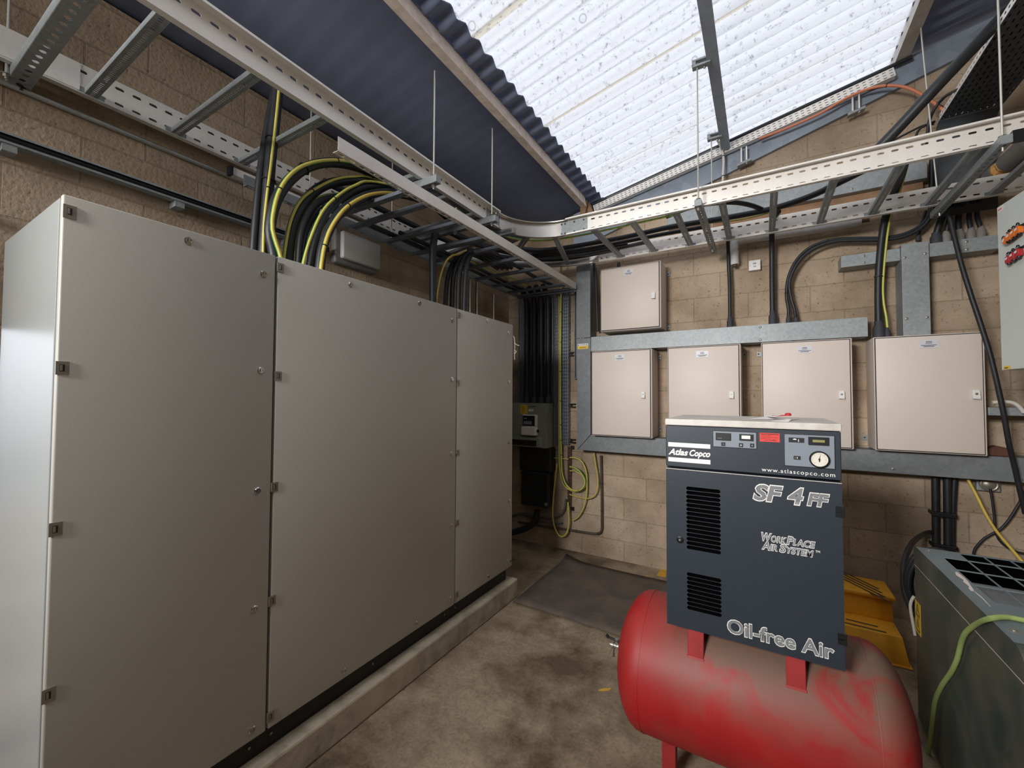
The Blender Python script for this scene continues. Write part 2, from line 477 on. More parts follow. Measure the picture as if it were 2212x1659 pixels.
# ------------------------------------------------------------------ mesh helpers
class MB:
    def __init__(s):
        s.v, s.f, s.m = [], [], []

    def add(s, vs, fs, mi=0):
        n = len(s.v)
        s.v += [Vector(p) for p in vs]
        s.f += [tuple(i + n for i in f) for f in fs]
        s.m += [mi] * len(fs)
        return s

    def quad(s, a, b, c, d, mi=0):
        return s.add([a, b, c, d], [(0, 1, 2, 3)], mi)

    def box(s, lo, hi, mi=0):
        (x0, y0, z0), (x1, y1, z1) = lo, hi
        return s.add([(x0, y0, z0), (x1, y0, z0), (x1, y1, z0), (x0, y1, z0), (x0, y0, z1), (x1, y0, z1), (x1, y1, z1), (x0, y1, z1)],
                     [(0, 3, 2, 1), (4, 5, 6, 7), (0, 1, 5, 4), (1, 2, 6, 5), (2, 3, 7, 6), (3, 0, 4, 7)], mi)

    def obox(s, o, u, v, w, mi=0):
        """box from corner o along vectors u, v, w"""
        o, u, v, w = map(Vector, (o, u, v, w))
        p = [o, o + u, o + u + v, o + v]
        p += [q + w for q in p]
        return s.add(p, [(0, 3, 2, 1), (4, 5, 6, 7), (0, 1, 5, 4), (1, 2, 6, 5), (2, 3, 7, 6), (3, 0, 4, 7)], mi)

    def prism(s, pts, d, mi=0):
        """polygon pts (3-D) extruded by vector d"""
        d = Vector(d)
        n = len(pts)
        p = [Vector(q) for q in pts]
        return s.add(p + [q + d for q in p], [tuple(range(n - 1, -1, -1)), tuple(range(n, 2 * n))] +
                     [(i, (i + 1) % n, n + (i + 1) % n, n + i) for i in range(n)], mi)

    def cyl(s, p0, p1, r, n=12, mi=0, r2=None):
        p0, p1 = Vector(p0), Vector(p1)
        r2 = r if r2 is None else r2
        a = (p1 - p0).normalized()
        u = a.orthogonal().normalized()
        w = a.cross(u)
        vs = []
        for p, rr in ((p0, r), (p1, r2)):
            vs += [p + (u * math.cos(t) + w * math.sin(t)) * rr for t in (2 * math.pi * i / n for i in range(n))]
        return s.add(vs, [tuple(range(n - 1, -1, -1)), tuple(range(n, 2 * n))] + [(i, (i + 1) % n, n + (i + 1) % n, n + i) for i in range(n)], mi)

    def lathe(s, c, axis, prof, n=24, mi=0):
        """profile [(distance along axis, radius)] spun about axis through c"""
        c, a = Vector(c), Vector(axis).normalized()
        u = a.orthogonal().normalized()
        w = a.cross(u)
        vs = []
        for h, r in prof:
            vs += [c + a * h + (u * math.cos(t) + w * math.sin(t)) * max(r, 1e-4) for t in (2 * math.pi * i / n for i in range(n))]
        fs = []
        for k in range(len(prof) - 1):
            fs += [(k * n + i, k * n + (i + 1) % n, (k + 1) * n + (i + 1) % n, (k + 1) * n + i) for i in range(n)]
        fs += [tuple(range(n - 1, -1, -1)), tuple(range((len(prof) - 1) * n, len(prof) * n))]
        return s.add(vs, fs, mi)

    def tube(s, pts, r, n=10, smooth=True, stripe=0, step=.03):
        """round bar along a smoothed path; `stripe` faces of the ring take material 1"""
        p = spline(pts, step) if smooth and len(pts) > 2 else [Vector(q) for q in pts]
        t0 = (p[1] - p[0]).normalized()
        u = t0.orthogonal().normalized()
        rings = []
        for i, q in enumerate(p):
            t = (p[min(i + 1, len(p) - 1)] - p[max(i - 1, 0)]).normalized()
            u = (u - t * u.dot(t))
            u = u.normalized() if u.length > 1e-6 else t.orthogonal().normalized()
            w = t.cross(u)
            rings.append([q + (u * math.cos(a) + w * math.sin(a)) * r for a in (2 * math.pi * k / n for k in range(n))])
        b = len(s.v)
        s.v += [x for ring in rings for x in ring]
        for i in range(len(rings) - 1):
            for k in range(n):
                s.f.append((b + i * n + k, b + i * n + (k + 1) % n, b + (i + 1) * n + (k + 1) % n, b + (i + 1) * n + k))
                s.m.append(1 if stripe and k % (n // 2) < stripe else 0)
        s.f.append(tuple(b + k for k in range(n - 1, -1, -1)))
        s.f.append(tuple(b + (len(rings) - 1) * n + k for k in range(n)))
        s.m += [0, 0]
        return s

    def slots(s, o, u, v, length, bands, slen, pitch, start=0, mi=0):
        """sheet o + u*length x v*bands with stadium holes; bands = [(v0, v1, hole0, hole1 or None)]"""
        o, u, v = Vector(o), Vector(u).normalized(), Vector(v).normalized()
        n = max(1, int(length / pitch))
        pitch = length / n
        for k in range(n):
            a0, a1 = k * pitch, (k + 1) * pitch
            h0 = a0 + (pitch - slen) / 2
            h1 = h0 + slen
            P = lambda a, b: o + u * a + v * b
            for (b0, b1, q0, q1) in bands:
                if q0 is None:
                    s.quad(P(a0, b0), P(a1, b0), P(a1, b1), P(a0, b1), mi)
                    continue
                e = min((q1 - q0) * .35, slen * .35)
                s.add([P(a0, b0), P(a1, b0), P(a1, b1), P(a0, b1), P(h0 + e, q0), P(h1 - e, q0), P(h1, q0 + e), P(h1, q1 - e),
                       P(h1 - e, q1), P(h0 + e, q1), P(h0, q1 - e), P(h0, q0 + e)],
                      [(0, 1, 5, 4), (1, 6, 5), (1, 2, 7, 6), (2, 8, 7), (2, 3, 9, 8), (3, 10, 9), (3, 0, 11, 10), (0, 4, 11)], mi)
        return s

    def build(s, name, mats, parent=None, bevel=0, seg=2, smooth=False, solid=0, loc=None):
        mats = mats if isinstance(mats, (list, tuple)) else [mats]
        if parent is not None:
            r = parent
            while r.parent:
                r = r.parent
            org = r.location.copy()
        elif loc is not None:
            org = Vector(loc)
        else:
            xs, ys, zs = zip(*[tuple(p) for p in s.v])
            org = Vector(((min(xs) + max(xs)) / 2, (min(ys) + max(ys)) / 2, min(zs)))
        me = bpy.data.meshes.new(name)
        me.from_pydata([tuple(p - org) for p in s.v], [], s.f)
        for m in mats:
            me.materials.append(MT[m])
        me.polygons.foreach_set('material_index', s.m)
        bm = bmesh.new()
        bm.from_mesh(me)
        bmesh.ops.remove_doubles(bm, verts=bm.verts, dist=1e-5)
        bmesh.ops.recalc_face_normals(bm, faces=bm.faces)
        if bevel:
            ed = [e for e in bm.edges if len(e.link_faces) == 2 and e.calc_face_angle(0) > .6]
            bmesh.ops.bevel(bm, geom=ed, offset=bevel, segments=seg, profile=.5, affect='EDGES', clamp_overlap=True)
        if smooth:
            for f in bm.faces:
                f.smooth = True
            for e in bm.edges:
                if len(e.link_faces) == 2 and e.calc_face_angle(0) > .7:
                    e.smooth = False
        bm.to_mesh(me)
        bm.free()
        o = bpy.data.objects.new(name, me)
        COL.objects.link(o)
        if parent is not None:
            o.parent = parent
        else:
            o.location = org
        if solid:
            md = o.modifiers.new('sheet', 'SOLIDIFY')
            md.thickness = solid
            md.offset = 0
        return o


def spline(pts, step=.03):
    p = [Vector(q) for q in pts]
    p = [p[0] * 2 - p[1]] + p + [p[-1] * 2 - p[-2]]
    out = []
    for i in range(1, len(p) - 2):
        a, b, c, d = p[i - 1], p[i], p[i + 1], p[i + 2]
        n = max(2, min(14, int((c - b).length / step)))
        for k in range(n):
            t = k / n
            out.append(.5 * (2 * b + (c - a) * t + (2 * a - 5 * b + 4 * c - d) * t * t + (3 * b - a - 3 * c + d) * t ** 3))
    out.append(p[-2])
    return out


def tag(o, label, cat, group=None):
    o['label'] = label
    o['category'] = cat
    if group:
        o['group'] = group
    return o


def thing(name, label, cat, loc, group=None):
    o = bpy.data.objects.new(name, None)
    COL.objects.link(o)
    o.empty_display_size = .1
    o.location = loc
    return tag(o, label, cat, group)


def structure(o):
    o['kind'] = 'structure'
    return o


def lettering(txt, x0, x1, z0, cap, y, parent, m, name='lettering', shear=0, bold=0, depth=.0006, fit=True, space=1):
    """printed words on a face that looks to -y: baseline z0, from x0 to x1, capitals `cap` high"""
    cu = bpy.data.curves.new(name, 'FONT')
    cu.body = txt
    cu.size = 1
    cu.shear = shear
    cu.offset = bold
    cu.space_character = space
    cu.resolution_u = 3
    tmp = bpy.data.objects.new(name, cu)
    COL.objects.link(tmp)
    dg = bpy.context.evaluated_depsgraph_get()
    dg.update()
    me = bpy.data.meshes.new_from_object(tmp.evaluated_get(dg))
    bpy.data.objects.remove(tmp)
    bpy.data.curves.remove(cu)
    xs = [v.co.x for v in me.vertices]
    a, b = min(xs), max(xs)
    k = cap / .73
    kx = (x1 - x0) / (b - a) if fit else k
    r = parent
    while r.parent:
        r = r.parent
    for v in me.vertices:
        v.co = Vector((x0 + (v.co.x - a) * kx, y - depth, z0 + v.co.y * k)) - r.location
    me.materials.clear()
    me.materials.append(MT[m])
    o = bpy.data.objects.new(name, me)
    COL.objects.link(o)
    o.parent = parent
    return o


def dust_on_top(m, dust, amount=.85):
    """settled dust: lies on whatever faces up, patchily"""
    N, L = m.node_tree.nodes, m.node_tree.links
    b = N['Principled BSDF']
    src = b.inputs['Base Color'].links[0].from_socket
    tc = [n for n in N if n.type == 'TEX_COORD'][0]
    g = N.new('ShaderNodeSeparateXYZ')
    L.new(tc.outputs['Normal'], g.inputs[0])
    mr = N.new('ShaderNodeMapRange')
    mr.inputs['From Min'].default_value = -.05
    mr.inputs['From Max'].default_value = .75
    L.new(g.outputs['Z'], mr.inputs['Value'])
    n = N.new('ShaderNodeTexNoise')
    n.inputs['Scale'].default_value = 5
    n.inputs['Detail'].default_value = 6
    n.inputs['Distortion'].default_value = .8
    L.new(tc.outputs['Object'], n.inputs['Vector'])
    r = N.new('ShaderNodeValToRGB')
    r.color_ramp.elements[0].position = .33
    r.color_ramp.elements[1].position = .47
    L.new(n.outputs['Fac'], r.inputs[0])
    # less of it near the left-hand end of the tank
    sx = N.new('ShaderNodeSeparateXYZ')
    L.new(tc.outputs['Object'], sx.inputs[0])
    mx_ = N.new('ShaderNodeMapRange')
    mx_.inputs['From Min'].default_value = -.42
    mx_.inputs['From Max'].default_value = -.12
    mx_.inputs['To Min'].default_value = .12
    L.new(sx.outputs['X'], mx_.inputs['Value'])
    p = N.new('ShaderNodeMath')
    p.operation = 'MULTIPLY'
    L.new(mr.outputs[0], p.inputs[0])
    L.new(r.outputs[0], p.inputs[1])
    q = N.new('ShaderNodeMath')
    q.operation = 'MULTIPLY'
    L.new(p.outputs[0], q.inputs[0])
    L.new(mx_.outputs[0], q.inputs[1])
    k = N.new('ShaderNodeMath')
    k.operation = 'MULTIPLY'
    k.inputs[1].default_value = amount
    L.new(q.outputs[0], k.inputs[0])
    mx = N.new('ShaderNodeMix')
    mx.data_type = 'RGBA'
    L.new(k.outputs[0], mx.inputs['Factor'])
    L.new(src, mx.inputs[6])
    mx.inputs[7].default_value = dust
    L.new(mx.outputs[2], b.inputs['Base Color'])


dust_on_top(MT['red_tank'], srgb(112, 92, 77), .95)


# ------------------------------------------------------------------ the room
XL, XR, YB, YF = -2.6, 1.75, 4.25, -3.8
RZ = lambda x: 4.055 + .2215 * x

m = MB()
m.box((XL - 7, YF - .3, -.2), (XR + .3, YB + .2, 0))
structure(m.build('floor', 'floor', loc=(0, 0, 0)))

m = MB()
m.prism([(XL - .2, YB, 0), (XR + .2, YB, 0), (XR + .2, YB, RZ(XR + .2) + .02), (XL - .2, YB, RZ(XL - .2) + .02)], (0, .2, 0))
structure(m.build('wall_back', 'block_back', loc=(0, 0, 0)))
# the left wall has an open doorway just this side of the grey cabinet
DY0, DY1, DZ = -.75, .352, 1.95
m = MB()
m.box((XL - .2, YF - .2, 0), (XL, DY0, RZ(XL) + .02))
m.box((XL - .2, DY1, 0), (XL, YB, RZ(XL) + .02))
m.box((XL - .2, DY0, DZ), (XL, DY1, RZ(XL) + .02))
structure(m.build('wall_left', 'block_left', loc=(0, 0, 0)))
m = MB()
m.box((XR, YF - .2, 0), (XR + .2, YB, RZ(XR) - .02))
structure(m.build('wall_right', 'block_left', loc=(0, 0, 0)))
m = MB()
m.prism([(XL, YF, 0), (XR, YF, 0), (XR, YF, RZ(XR) - .02), (XL, YF, RZ(XL) - .02)], (0, -.2, 0))
structure(m.build('wall_front', 'block_back', loc=(0, 0, 0)))


def corrugated(x0, x1, off, y0=YF - .2, y1=YB + .1, pitch=.1342, amp=.022, per=8):
    m = MB()
    n = int((y1 - y0) / pitch * per)
    for i in range(n + 1):
        y = y0 + (y1 - y0) * i / n
        ph = 2 * math.pi * (y - 1.775) / pitch
        h = amp * (-math.cos(ph) + .25 * math.sin(2 * ph))
        m.v += [Vector((x0, y, RZ(x0) + off + h)), Vector((x1, y, RZ(x1) + off + h))]
    for i in range(n):
        m.f.append((2 * i, 2 * i + 1, 2 * i + 3, 2 * i + 2))
        m.m.append(0)
    return m


m = corrugated(-2.75, -1.545, .035, amp=.0004)
structure(m.build('ceiling', 'roof_dark', smooth=True, solid=.007, loc=(0, 0, 0)))
m = corrugated(-1.58, -1.428, .045, amp=.019)
structure(m.build('ceiling', 'roof_dark', smooth=True, solid=.007, loc=(0, 0, 0)))
m = corrugated(.905, 2.6, .075, amp=.003)
structure(m.build('ceiling', 'roof_dark', smooth=True, solid=.007, loc=(0, 0, 0)))
m = corrugated(-1.50, 1.0, .060, y1=.12)  # unseen dark sheets over and behind the camera, added to cut the light there
structure(m.build('ceiling', 'roof_dark', smooth=True, solid=.007, loc=(0, 0, 0)))
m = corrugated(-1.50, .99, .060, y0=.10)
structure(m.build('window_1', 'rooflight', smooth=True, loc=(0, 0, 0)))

# purlins along the room
m = MB()
m.prism([(-1.592, YF, RZ(-1.605) - .065), (-1.530, YF, RZ(-1.55) - .078), (-1.550, YF, RZ(-1.55) + .03), (-1.605, YF, RZ(-1.605) + .03)], (0, 4.03 - YF, 0))
structure(m.build('trim_1', 'timber_pink', bevel=.004, loc=(0, 0, 0)))
m = MB()
m.prism([(-.285, YF, RZ(-.285) - .115), (-.215, YF, RZ(-.215) - .115), (-.215, YF, RZ(-.215) - .105), (-.272, YF, RZ(-.272) - .105),
         (-.272, YF, RZ(-.272) + .02), (-.285, YF, RZ(-.285) + .02)], (0, 4.19 - YF, 0))
structure(m.build('trim_2', 'steel_blue', loc=(0, 0, 0)))
m = MB()
m.prism([(.90, YF, RZ(.90) - .03), (.985, YF, RZ(.985) - .03), (.985, YF, RZ(.985) + .04), (.90, YF, RZ(.90) + .04)], (0, YB - YF, 0))
structure(m.build('trim_3', 'lid', loc=(0, 0, 0)))
# steel fascia along the top of the gable
m = MB()
gb = lambda x: 3.698 + .295 * (x + .292)
m.prism([(-1.75, 4.21, gb(-1.75)), (1.74, 4.21, min(gb(1.74), RZ(1.74) - .03)), (1.74, 4.21, RZ(1.74)), (-1.75, 4.21, RZ(-1.75))], (0, .04, 0))
structure(m.build('trim_4', 'rafter', loc=(0, 0, 0)))
# splintered packing timber at the end of the first purlin
m = MB()
m.prism([(-1.60, 4.03, 3.56), (-1.55, 4.03, 3.55), (-1.53, 4.03, 3.70), (-1.60, 4.03, 3.70)], (0, .03, 0))
m.prism([(-1.57, 4.08, 3.60), (-1.52, 4.08, 3.52), (-1.48, 4.08, 3.58), (-1.53, 4.08, 3.71)], (0, .10, 0))
structure(m.build('trim_5', 'wood', loc=(0, 0, 0)))
# cast concrete plinth under the switchgear
m = MB()
m.box((-2.6, -.6, 0), (-1.766, 3.055, .150))
structure(m.build('floor_plinth', 'plinth', bevel=.012, seg=2, loc=(0, 0, 0)))


# ------------------------------------------------------------------ switchgear cabinet
cab = thing('electrical_cabinet', 'long grey three-door electrical switch cabinet on a concrete plinth', 'electrical cabinet', (-2.2, 1.68, .15))
XD = -1.80
m = MB()
m.box((-2.55, .36, .255), (-1.826, 3.0, 2.270))
m.build('carcass', 'carcass', cab, bevel=.004)
m = MB()
m.box((-2.5, .38, .150), (-1.845, 2.985, .256))
for y in (.55, .96, 1.05, 1.6, 2.2, 2.31, 2.93):
    m.cyl((-1.846, y, .205), (-1.840, y, .205), .006, 8, 1)
m.build('base', ['black_plinth', 'zinc'], cab)


def cam_lock(door, y, z):
    m = MB()
    m.lathe((XD, y, z), (1, 0, 0), [(0, .0145), (.004, .0145), (.007, .011), (.007, .008), (.003, .0075), (.003, 0)], 18)
    m.box((XD + .002, y - .003, z - .007), (XD + .0085, y + .003, z + .007))
    m.build('lock', 'chrome', door, smooth=True)


def edge_hinge(door, y, z):
    m = MB()
    m.box((XD - .001, y - .010, z - .020), (XD + .005, y + .019, z + .020))
    m.box((XD + .0051, y - .002, z - .010), (XD + .0058, y + .009, z + .011), 1)
    m.box((XD + .005, y - .0005, z - .008), (XD + .008, y + .004, z + .009))
    m.build('hinge', ['zinc', 'ink'], door)


def cab_door(y0, y1, locks, hinges):
    m = MB()
    m.box((-1.824, y0, .262), (XD, y1, 2.276))
    d = m.build('door', 'switchgear', cab, bevel=.005, seg=3, smooth=True)
    for y, z in locks:
        cam_lock(d, y, z)
    for y, z in hinges:
        edge_hinge(d, y, z)


cab_door(.362, 1.003,
         [[0.683, 2.235], [0.953, 2.182], [0.950, 1.774], [0.948, 1.274], [0.946, 0.792], [0.947, 0.306]] + [(.68, .285)],
         [[0.373, 2.225], [0.369, 1.749], [0.367, 1.271], [0.365, 0.791]])
cab_door(1.013, 2.254,
         [[1.386, 2.238], [1.886, 2.240], [2.204, 2.185], [2.205, 1.785], [2.207, 1.282], [2.208, 0.799], [2.205, 0.316], [1.381, 0.302], [1.885, 0.302]],
         [[1.019, 2.228], [1.019, 1.754], [1.013, 1.277], [1.013, 0.796], [1.016, 0.312]])
cab_door(2.262, 3.008,
         [[2.621, 2.248], [2.934, 2.197], [2.941, 1.790], [2.949, 1.288], [2.961, 0.806], [2.980, 0.312], [2.655, 0.302]],
         [[2.269, 2.234], [2.268, 1.762], [2.269, 1.281], [2.270, 0.802], [2.272, 0.317]])
# gland shrouds on the roof of the cabinet belong to the cables that enter there

# tag ends of earth wire hanging at the far edge of the cabinet
m = MB()
m.tube([(-1.803, 3.006, 2.18), (-1.79, 3.012, 2.17), (-1.785, 3.018, 2.10), (-1.79, 3.02, 2.04), (-1.785, 3.015, 1.98)], .0025, 6)
m.tube([(-1.79, 3.014, 2.12), (-1.77, 3.03, 2.105), (-1.755, 3.04, 2.10)], .003, 6)
m.tube([(-1.79, 3.014, 2.06), (-1.775, 3.025, 2.05), (-1.79, 3.02, 2.03)], .003, 6)
tag(m.build('wire_tie', 'gauge'), 'loose pale tie wire at the far edge of the grey cabinet', 'wire tie')

# flip catch on the near end panel of the cabinet
cx = thing('wall_bracket', 'small galvanised bracket on the wall beside the near end of the grey cabinet', 'bracket', (-2.59, .28, 2.2))
m = MB()
m.box((-2.598, .255, 2.08), (-2.585, .275, 2.40))
m.build('strip', 'galv', cx)
m = MB()
m.cyl((-2.59, .265, 2.38), (-2.54, .265, 2.38), .008, 8)
m.cyl((-2.59, .265, 2.36), (-2.55, .265, 2.36), .006, 8)
m.build('stud', 'chrome', cx)


# ------------------------------------------------------------------ cable ladders
ZL = 2.970       # underside of the upper ladder
RH = .125        # rail height
BANDS = [(0, .045, .017, .027), (.045, RH, .087, .099)]


def rail(m, o, u, length, w, h=RH, bands=BANDS, flange=.028, lip=.010):
    """C-section side rail: slotted web at o along u, flanges toward w"""
    o, u, w, z = Vector(o), Vector(u).normalized(), Vector(w).normalized(), Vector((0, 0, 1))
    m.slots(o, u, z, length, bands, .032, .061)
    e = u * length
    for zz, s in ((0, 1), (h, -1)):
        a = o + z * zz
        fl = flange if s > 0 else flange * 1.7
        m.quad(a, a + e, a + e + w * fl, a + w * fl)
        b = a + w * fl
        m.quad(b, b + e, b + e + z * s * lip, b + z * s * lip)


def rung(parent, a, b, wid=.041, dep=.022, m_='galv_mid', foot=True):
    """slotted channel rung from a to b (both at underside level)"""
    a, b = Vector(a), Vector(b)
    u = (b - a).normalized()
    v = Vector((0, 0, 1)).cross(u)
    L = (b - a).length
    m = MB()
    m.slots(a - v * wid / 2, u, v, L, [(0, wid * .28, None, None), (wid * .28, wid * .72, wid * .30, wid * .70), (wid * .72, wid, None, None)], .0065, .0145)
    for s in (-1, 1):
        p = a + v * s * wid / 2
        m.quad(p, p + u * L, p + u * L + Vector((0, 0, dep)), p + Vector((0, 0, dep)))
    if foot:
        for p, d in ((a, 1), (b, -1)):
            for s in (-1, 1):
                q = p + v * s * (wid / 2) + u * d * .0015
                m.quad(q, q + v * s * .022, q + v * s * .022 + Vector((0, 0, .02)), q + Vector((0, 0, .02)))
    m.build('rung', m_, parent, solid=.0018)


def bolts(parent, pts, axis, r=.008, m_='chrome'):
    for p in pts:
        q = Vector(p)
        mm = MB()
        mm.lathe(q, axis, [(0, r * 1.25), (.002, r * 1.25), (.002, r * .8), (.007, r * .8), (.009, r * .3)], 10)
        mm.build('bolt', m_, parent)


LX0, LX1 = -2.500, -1.752      # rails of the run along the left wall
BY0, BY1 = 3.080, 3.830        # rails of the run along the back wall
BR = .42                       # inner radius of the bend

t = thing('cable_ladder', 'wide galvanised cable ladder high along the left wall', 'cable ladder', (-2.126, .9, ZL))
m = MB()
rail(m, (LX1, -1.2, ZL), (0, 1, 0), 3.08 - BR + 1.2, (1, 0, 0))
m.build('rail', 'galv', t, solid=.0018)
m = MB()
rail(m, (LX0, -1.2, ZL), (0, 1, 0), 3.08 - BR + 1.2, (-1, 0, 0))
m.build('rail', 'galv', t, solid=.0018)
for y in (-.945, -.64, -.335, -.03, .577, .884, 1.193, 1.80, 2.105, 2.41):
    rung(t, (LX0, y, ZL + .004), (LX1, y, ZL + .004))
m = MB()
m.box((LX0 + .001, .30, ZL + .006), (LX0 + .004, .54, ZL + RH - .004))
m.build('splice_plate', 'galv', t)

t = thing('cable_ladder_bend', 'curved brushed-steel corner piece joining the two high cable ladders', 'cable ladder', (-2.0, 3.3, ZL))


def arc(cx, cy, rx, ry, n=18):
    return [Vector((cx - rx * math.cos(a), cy + ry * math.sin(a), 0)) for a in (math.pi / 2 * i / n for i in range(n + 1))]


CX, CY = LX1 + BR, BY0 - BR
for rr, sg in (((BR, BR), -1), ((BR + LX1 - LX0, BR + BY1 - BY0), 1)):
    p = arc(CX, CY, *rr)
    m = MB()
    for i in range(len(p) - 1):
        a, b = p[i], p[i + 1]
        na = (a - Vector((CX, CY, 0))).normalized() * sg * .028
        nb = (b - Vector((CX, CY, 0))).normalized() * sg * .028
        zz = lambda q, h: Vector((q.x, q.y, ZL + h))
        m.quad(zz(a, 0), zz(b, 0), zz(b, RH), zz(a, RH))
        m.quad(zz(a, RH), zz(b, RH), zz(b + nb, RH), zz(a + na, RH))
        m.quad(zz(a, 0), zz(b, 0), zz(b + nb, 0), zz(a + na, 0))
        m.quad(zz(a + na, RH), zz(b + nb, RH), zz(b + nb, RH - .01), zz(a + na, RH - .01))
    m.build('rail', 'brushed', t, smooth=True, solid=.0018)
    for k in (4, 9, 14):
        pass
pi_, po_ = arc(CX, CY, BR, BR, 6), arc(CX, CY, BR + LX1 - LX0, BR + BY1 - BY0, 6)
for k in (1, 3, 5):
    rung(t, (po_[k].x, po_[k].y, ZL + .004), (pi_[k].x, pi_[k].y, ZL + .004))
for s in (0, 1):
    m = MB()
    if s == 0:
        m.box((LX1 + .001, CY - .13, ZL + .012), (LX1 + .004, CY + .07, ZL + RH - .012))
        m.build('splice_plate', 'galv_mid', t)
        bolts(t, [(LX1 + .004, CY + d, ZL + h) for d in (-.105, -.075, .02, .05) for h in (.024, .1)], (1, 0, 0), .0065)
    else:
        m.box((CX - .07, BY0 - .004, ZL + .012), (CX + .17, BY0 - .001, ZL + RH - .012))
        m.build('splice_plate', 'galv_mid', t)
        bolts(t, [(CX + d, BY0 - .004, ZL + h) for d in (-.05, -.02, .06, .14) for h in (.024, .1)], (0, -1, 0), .0065)
bolts(t, [(CX + d, BY1 - .003, ZL + h) for d in (-.02, .03, .08) for h in (.03, .095)], (0, -1, 0), .0065)

t = thing('cable_ladder', 'wide galvanised cable ladder high along the back wall above the beige boxes', 'cable ladder', (.3, 3.455, ZL))
m = MB()
rail(m, (CX, BY0, ZL), (1, 0, 0), XR - .02 - CX, (0, -1, 0))
m.build('rail', 'galv', t, solid=.0018)
m = MB()
rail(m, (CX, BY1, ZL), (1, 0, 0), XR - .02 - CX, (0, 1, 0))
m.build('rail', 'galv', t, solid=.0018)
for x in (-1.12, -.82, -.512, -.215, .083, .388, .687, .982, 1.287, 1.587):
    rung(t, (x, BY1, ZL + .004), (x, BY0, ZL + .004))

# shallower ladder slung under the first one
LZ = 2.79
t = thing('cable_ladder', 'shallow galvanised cable ladder slung below the left-hand ladder, ending at the corner', 'cable ladder', (-2.03, 2.6, LZ))
FX, KX = -1.648, -2.37
m = MB()
m.quad((FX, 1.19, LZ), (FX, 4.03, LZ), (FX, 4.03, LZ + .066), (FX, 1.19, LZ + .066))
m.slots((FX, 1.19, LZ), (0, 1, 0), (-1, 0, 0), 2.84, [(0, .010, None, None), (.010, .030, .014, .026), (.030, .036, None, None)], .034, .060)
m.build('rail', 'galv', t, solid=.002)
m = MB()
m.quad((KX, 1.14, LZ), (KX, 4.06, LZ), (KX, 4.06, LZ + .066), (KX, 1.14, LZ + .066))
m.slots((KX, 1.14, LZ), (0, 1, 0), (1, 0, 0), 2.92, [(0, .006, None, None), (.006, .028, .010, .022), (.028, .034, None, None)], .034, .060)
m.build('rail', 'galv_mid', t, solid=.002)
for y in (1.65, 1.82, 2.12, 2.42, 2.635, 2.93, 3.25, 3.55, 3.85):
    rung(t, (KX, y, LZ + .004), (FX, y, LZ + .004), .040, .02, 'tray', foot=False)
m = MB()
m.obox((KX, 4.00, LZ), (FX - KX, 0, 0), (0, .032, 0), (0, 0, .018))
m.obox((KX, 4.062, LZ - .01), (FX - KX, 0, 0), (0, .03, 0), (0, 0, .018))
m.build('end_bar', 'tray', t)
bolts(t, [(FX - .02, 2.52, LZ - .008), (KX + .02, 2.2, LZ - .01), (KX + .02, 2.26, LZ - .01), (FX - .02, 4.05, LZ - .012)], (0, 0, -1), .008)


# ------------------------------------------------------------------ trapeze channels and hanging rods
def channel(name, label, a, b, wid=.041, dep=.041, m_='galv_mid', group=None, end_nut=False):
    """strut channel with its slotted back underneath, from a to b (underside centre line)"""
    a, b = Vector(a), Vector(b)
    u = (b - a).normalized()
    v = Vector((0, 0, 1)).cross(u)
    L = (b - a).length
    t = thing(name, label, 'strut channel', (a + b) / 2, group)
    m = MB()
    m.slots(a - v * wid / 2, u, v, L, [(0, wid * .3, None, None), (wid * .3, wid * .7, wid * .33, wid * .67), (wid * .7, wid, None, None)], .022, .045)
    for s in (-1, 1):
        p = a + v * s * wid / 2
        z = Vector((0, 0, dep))
        m.quad(p, p + u * L, p + u * L + z, p + z)
        q = p + z
        m.quad(q, q + u * L, q + u * L - v * s * .009, q - v * s * .009)
    for p, d in ((a, 0), (b, -.002)):
        q = p + u * d - v * wid / 2
        m.obox(q, u * .002, v * wid, Vector((0, 0, dep)))
    m.build('channel', m_, t, solid=.0025)
    return t


def rod(label, p, z0, z1, r=.005, nut=None, group='threaded hanger rods', dx=0):
    t = thing('threaded_rod', label, 'hanger rod', (p[0], p[1], z0), group)
    m = MB()
    m.cyl((p[0], p[1], z0), (p[0] + dx, p[1], z1), r, 8)
    m.build('rod', 'wire', t, smooth=True)
    m = MB()
    for z in nut or [z0 + .012]:
        m.cyl((p[0], p[1], z - .006), (p[0], p[1], z + .006), r * 2.1, 6)
        m.cyl((p[0], p[1], z + .006), (p[0], p[1], z + .008), r * 3, 12)
    m.build('nut', 'zinc', t)
    return t


SZ = ZL - .046
channel('strut_channel', 'strut channel under the left ladder, stub end at the left one of two rods', (-2.54, 1.84, SZ), (-1.615, 1.84, SZ))
channel('strut_channel', 'strut channel under the left ladder, stub end at the rod nearest the bend', (-2.54, 2.47, SZ), (-1.615, 2.47, SZ))
channel('strut_channel', 'strut channel with a bare stub end and no rod, just before the ladder bend', (-2.54, 2.72, SZ), (-1.615, 2.72, SZ))
tc_ = channel('strut_channel', 'broad perforated strut channel crossing under the left ladder nearest the camera', (-2.634, 0.383, 2.925), (-1.809, 0.394, 2.925), .062, .041)
m = MB()
m.lathe(Vector((-2.582, 0.390, 2.925)), (0, 0, -1), [(0, .016), (.004, .016), (.004, .010), (.016, .010)], 8)
m.build('nut', 'black_plastic', tc_)
tb1 = channel('strut_channel', 'perforated strut channel hanging under the middle of the back ladder', (-.345, 2.93, ZL - .045), (-.345, 3.99, ZL - .045))
tb2 = channel('strut_channel', 'perforated strut channel under the right end of the back ladder, with a black end block', (1.046, 2.97, ZL - .045), (1.046, 3.97, ZL - .045))
m = MB()
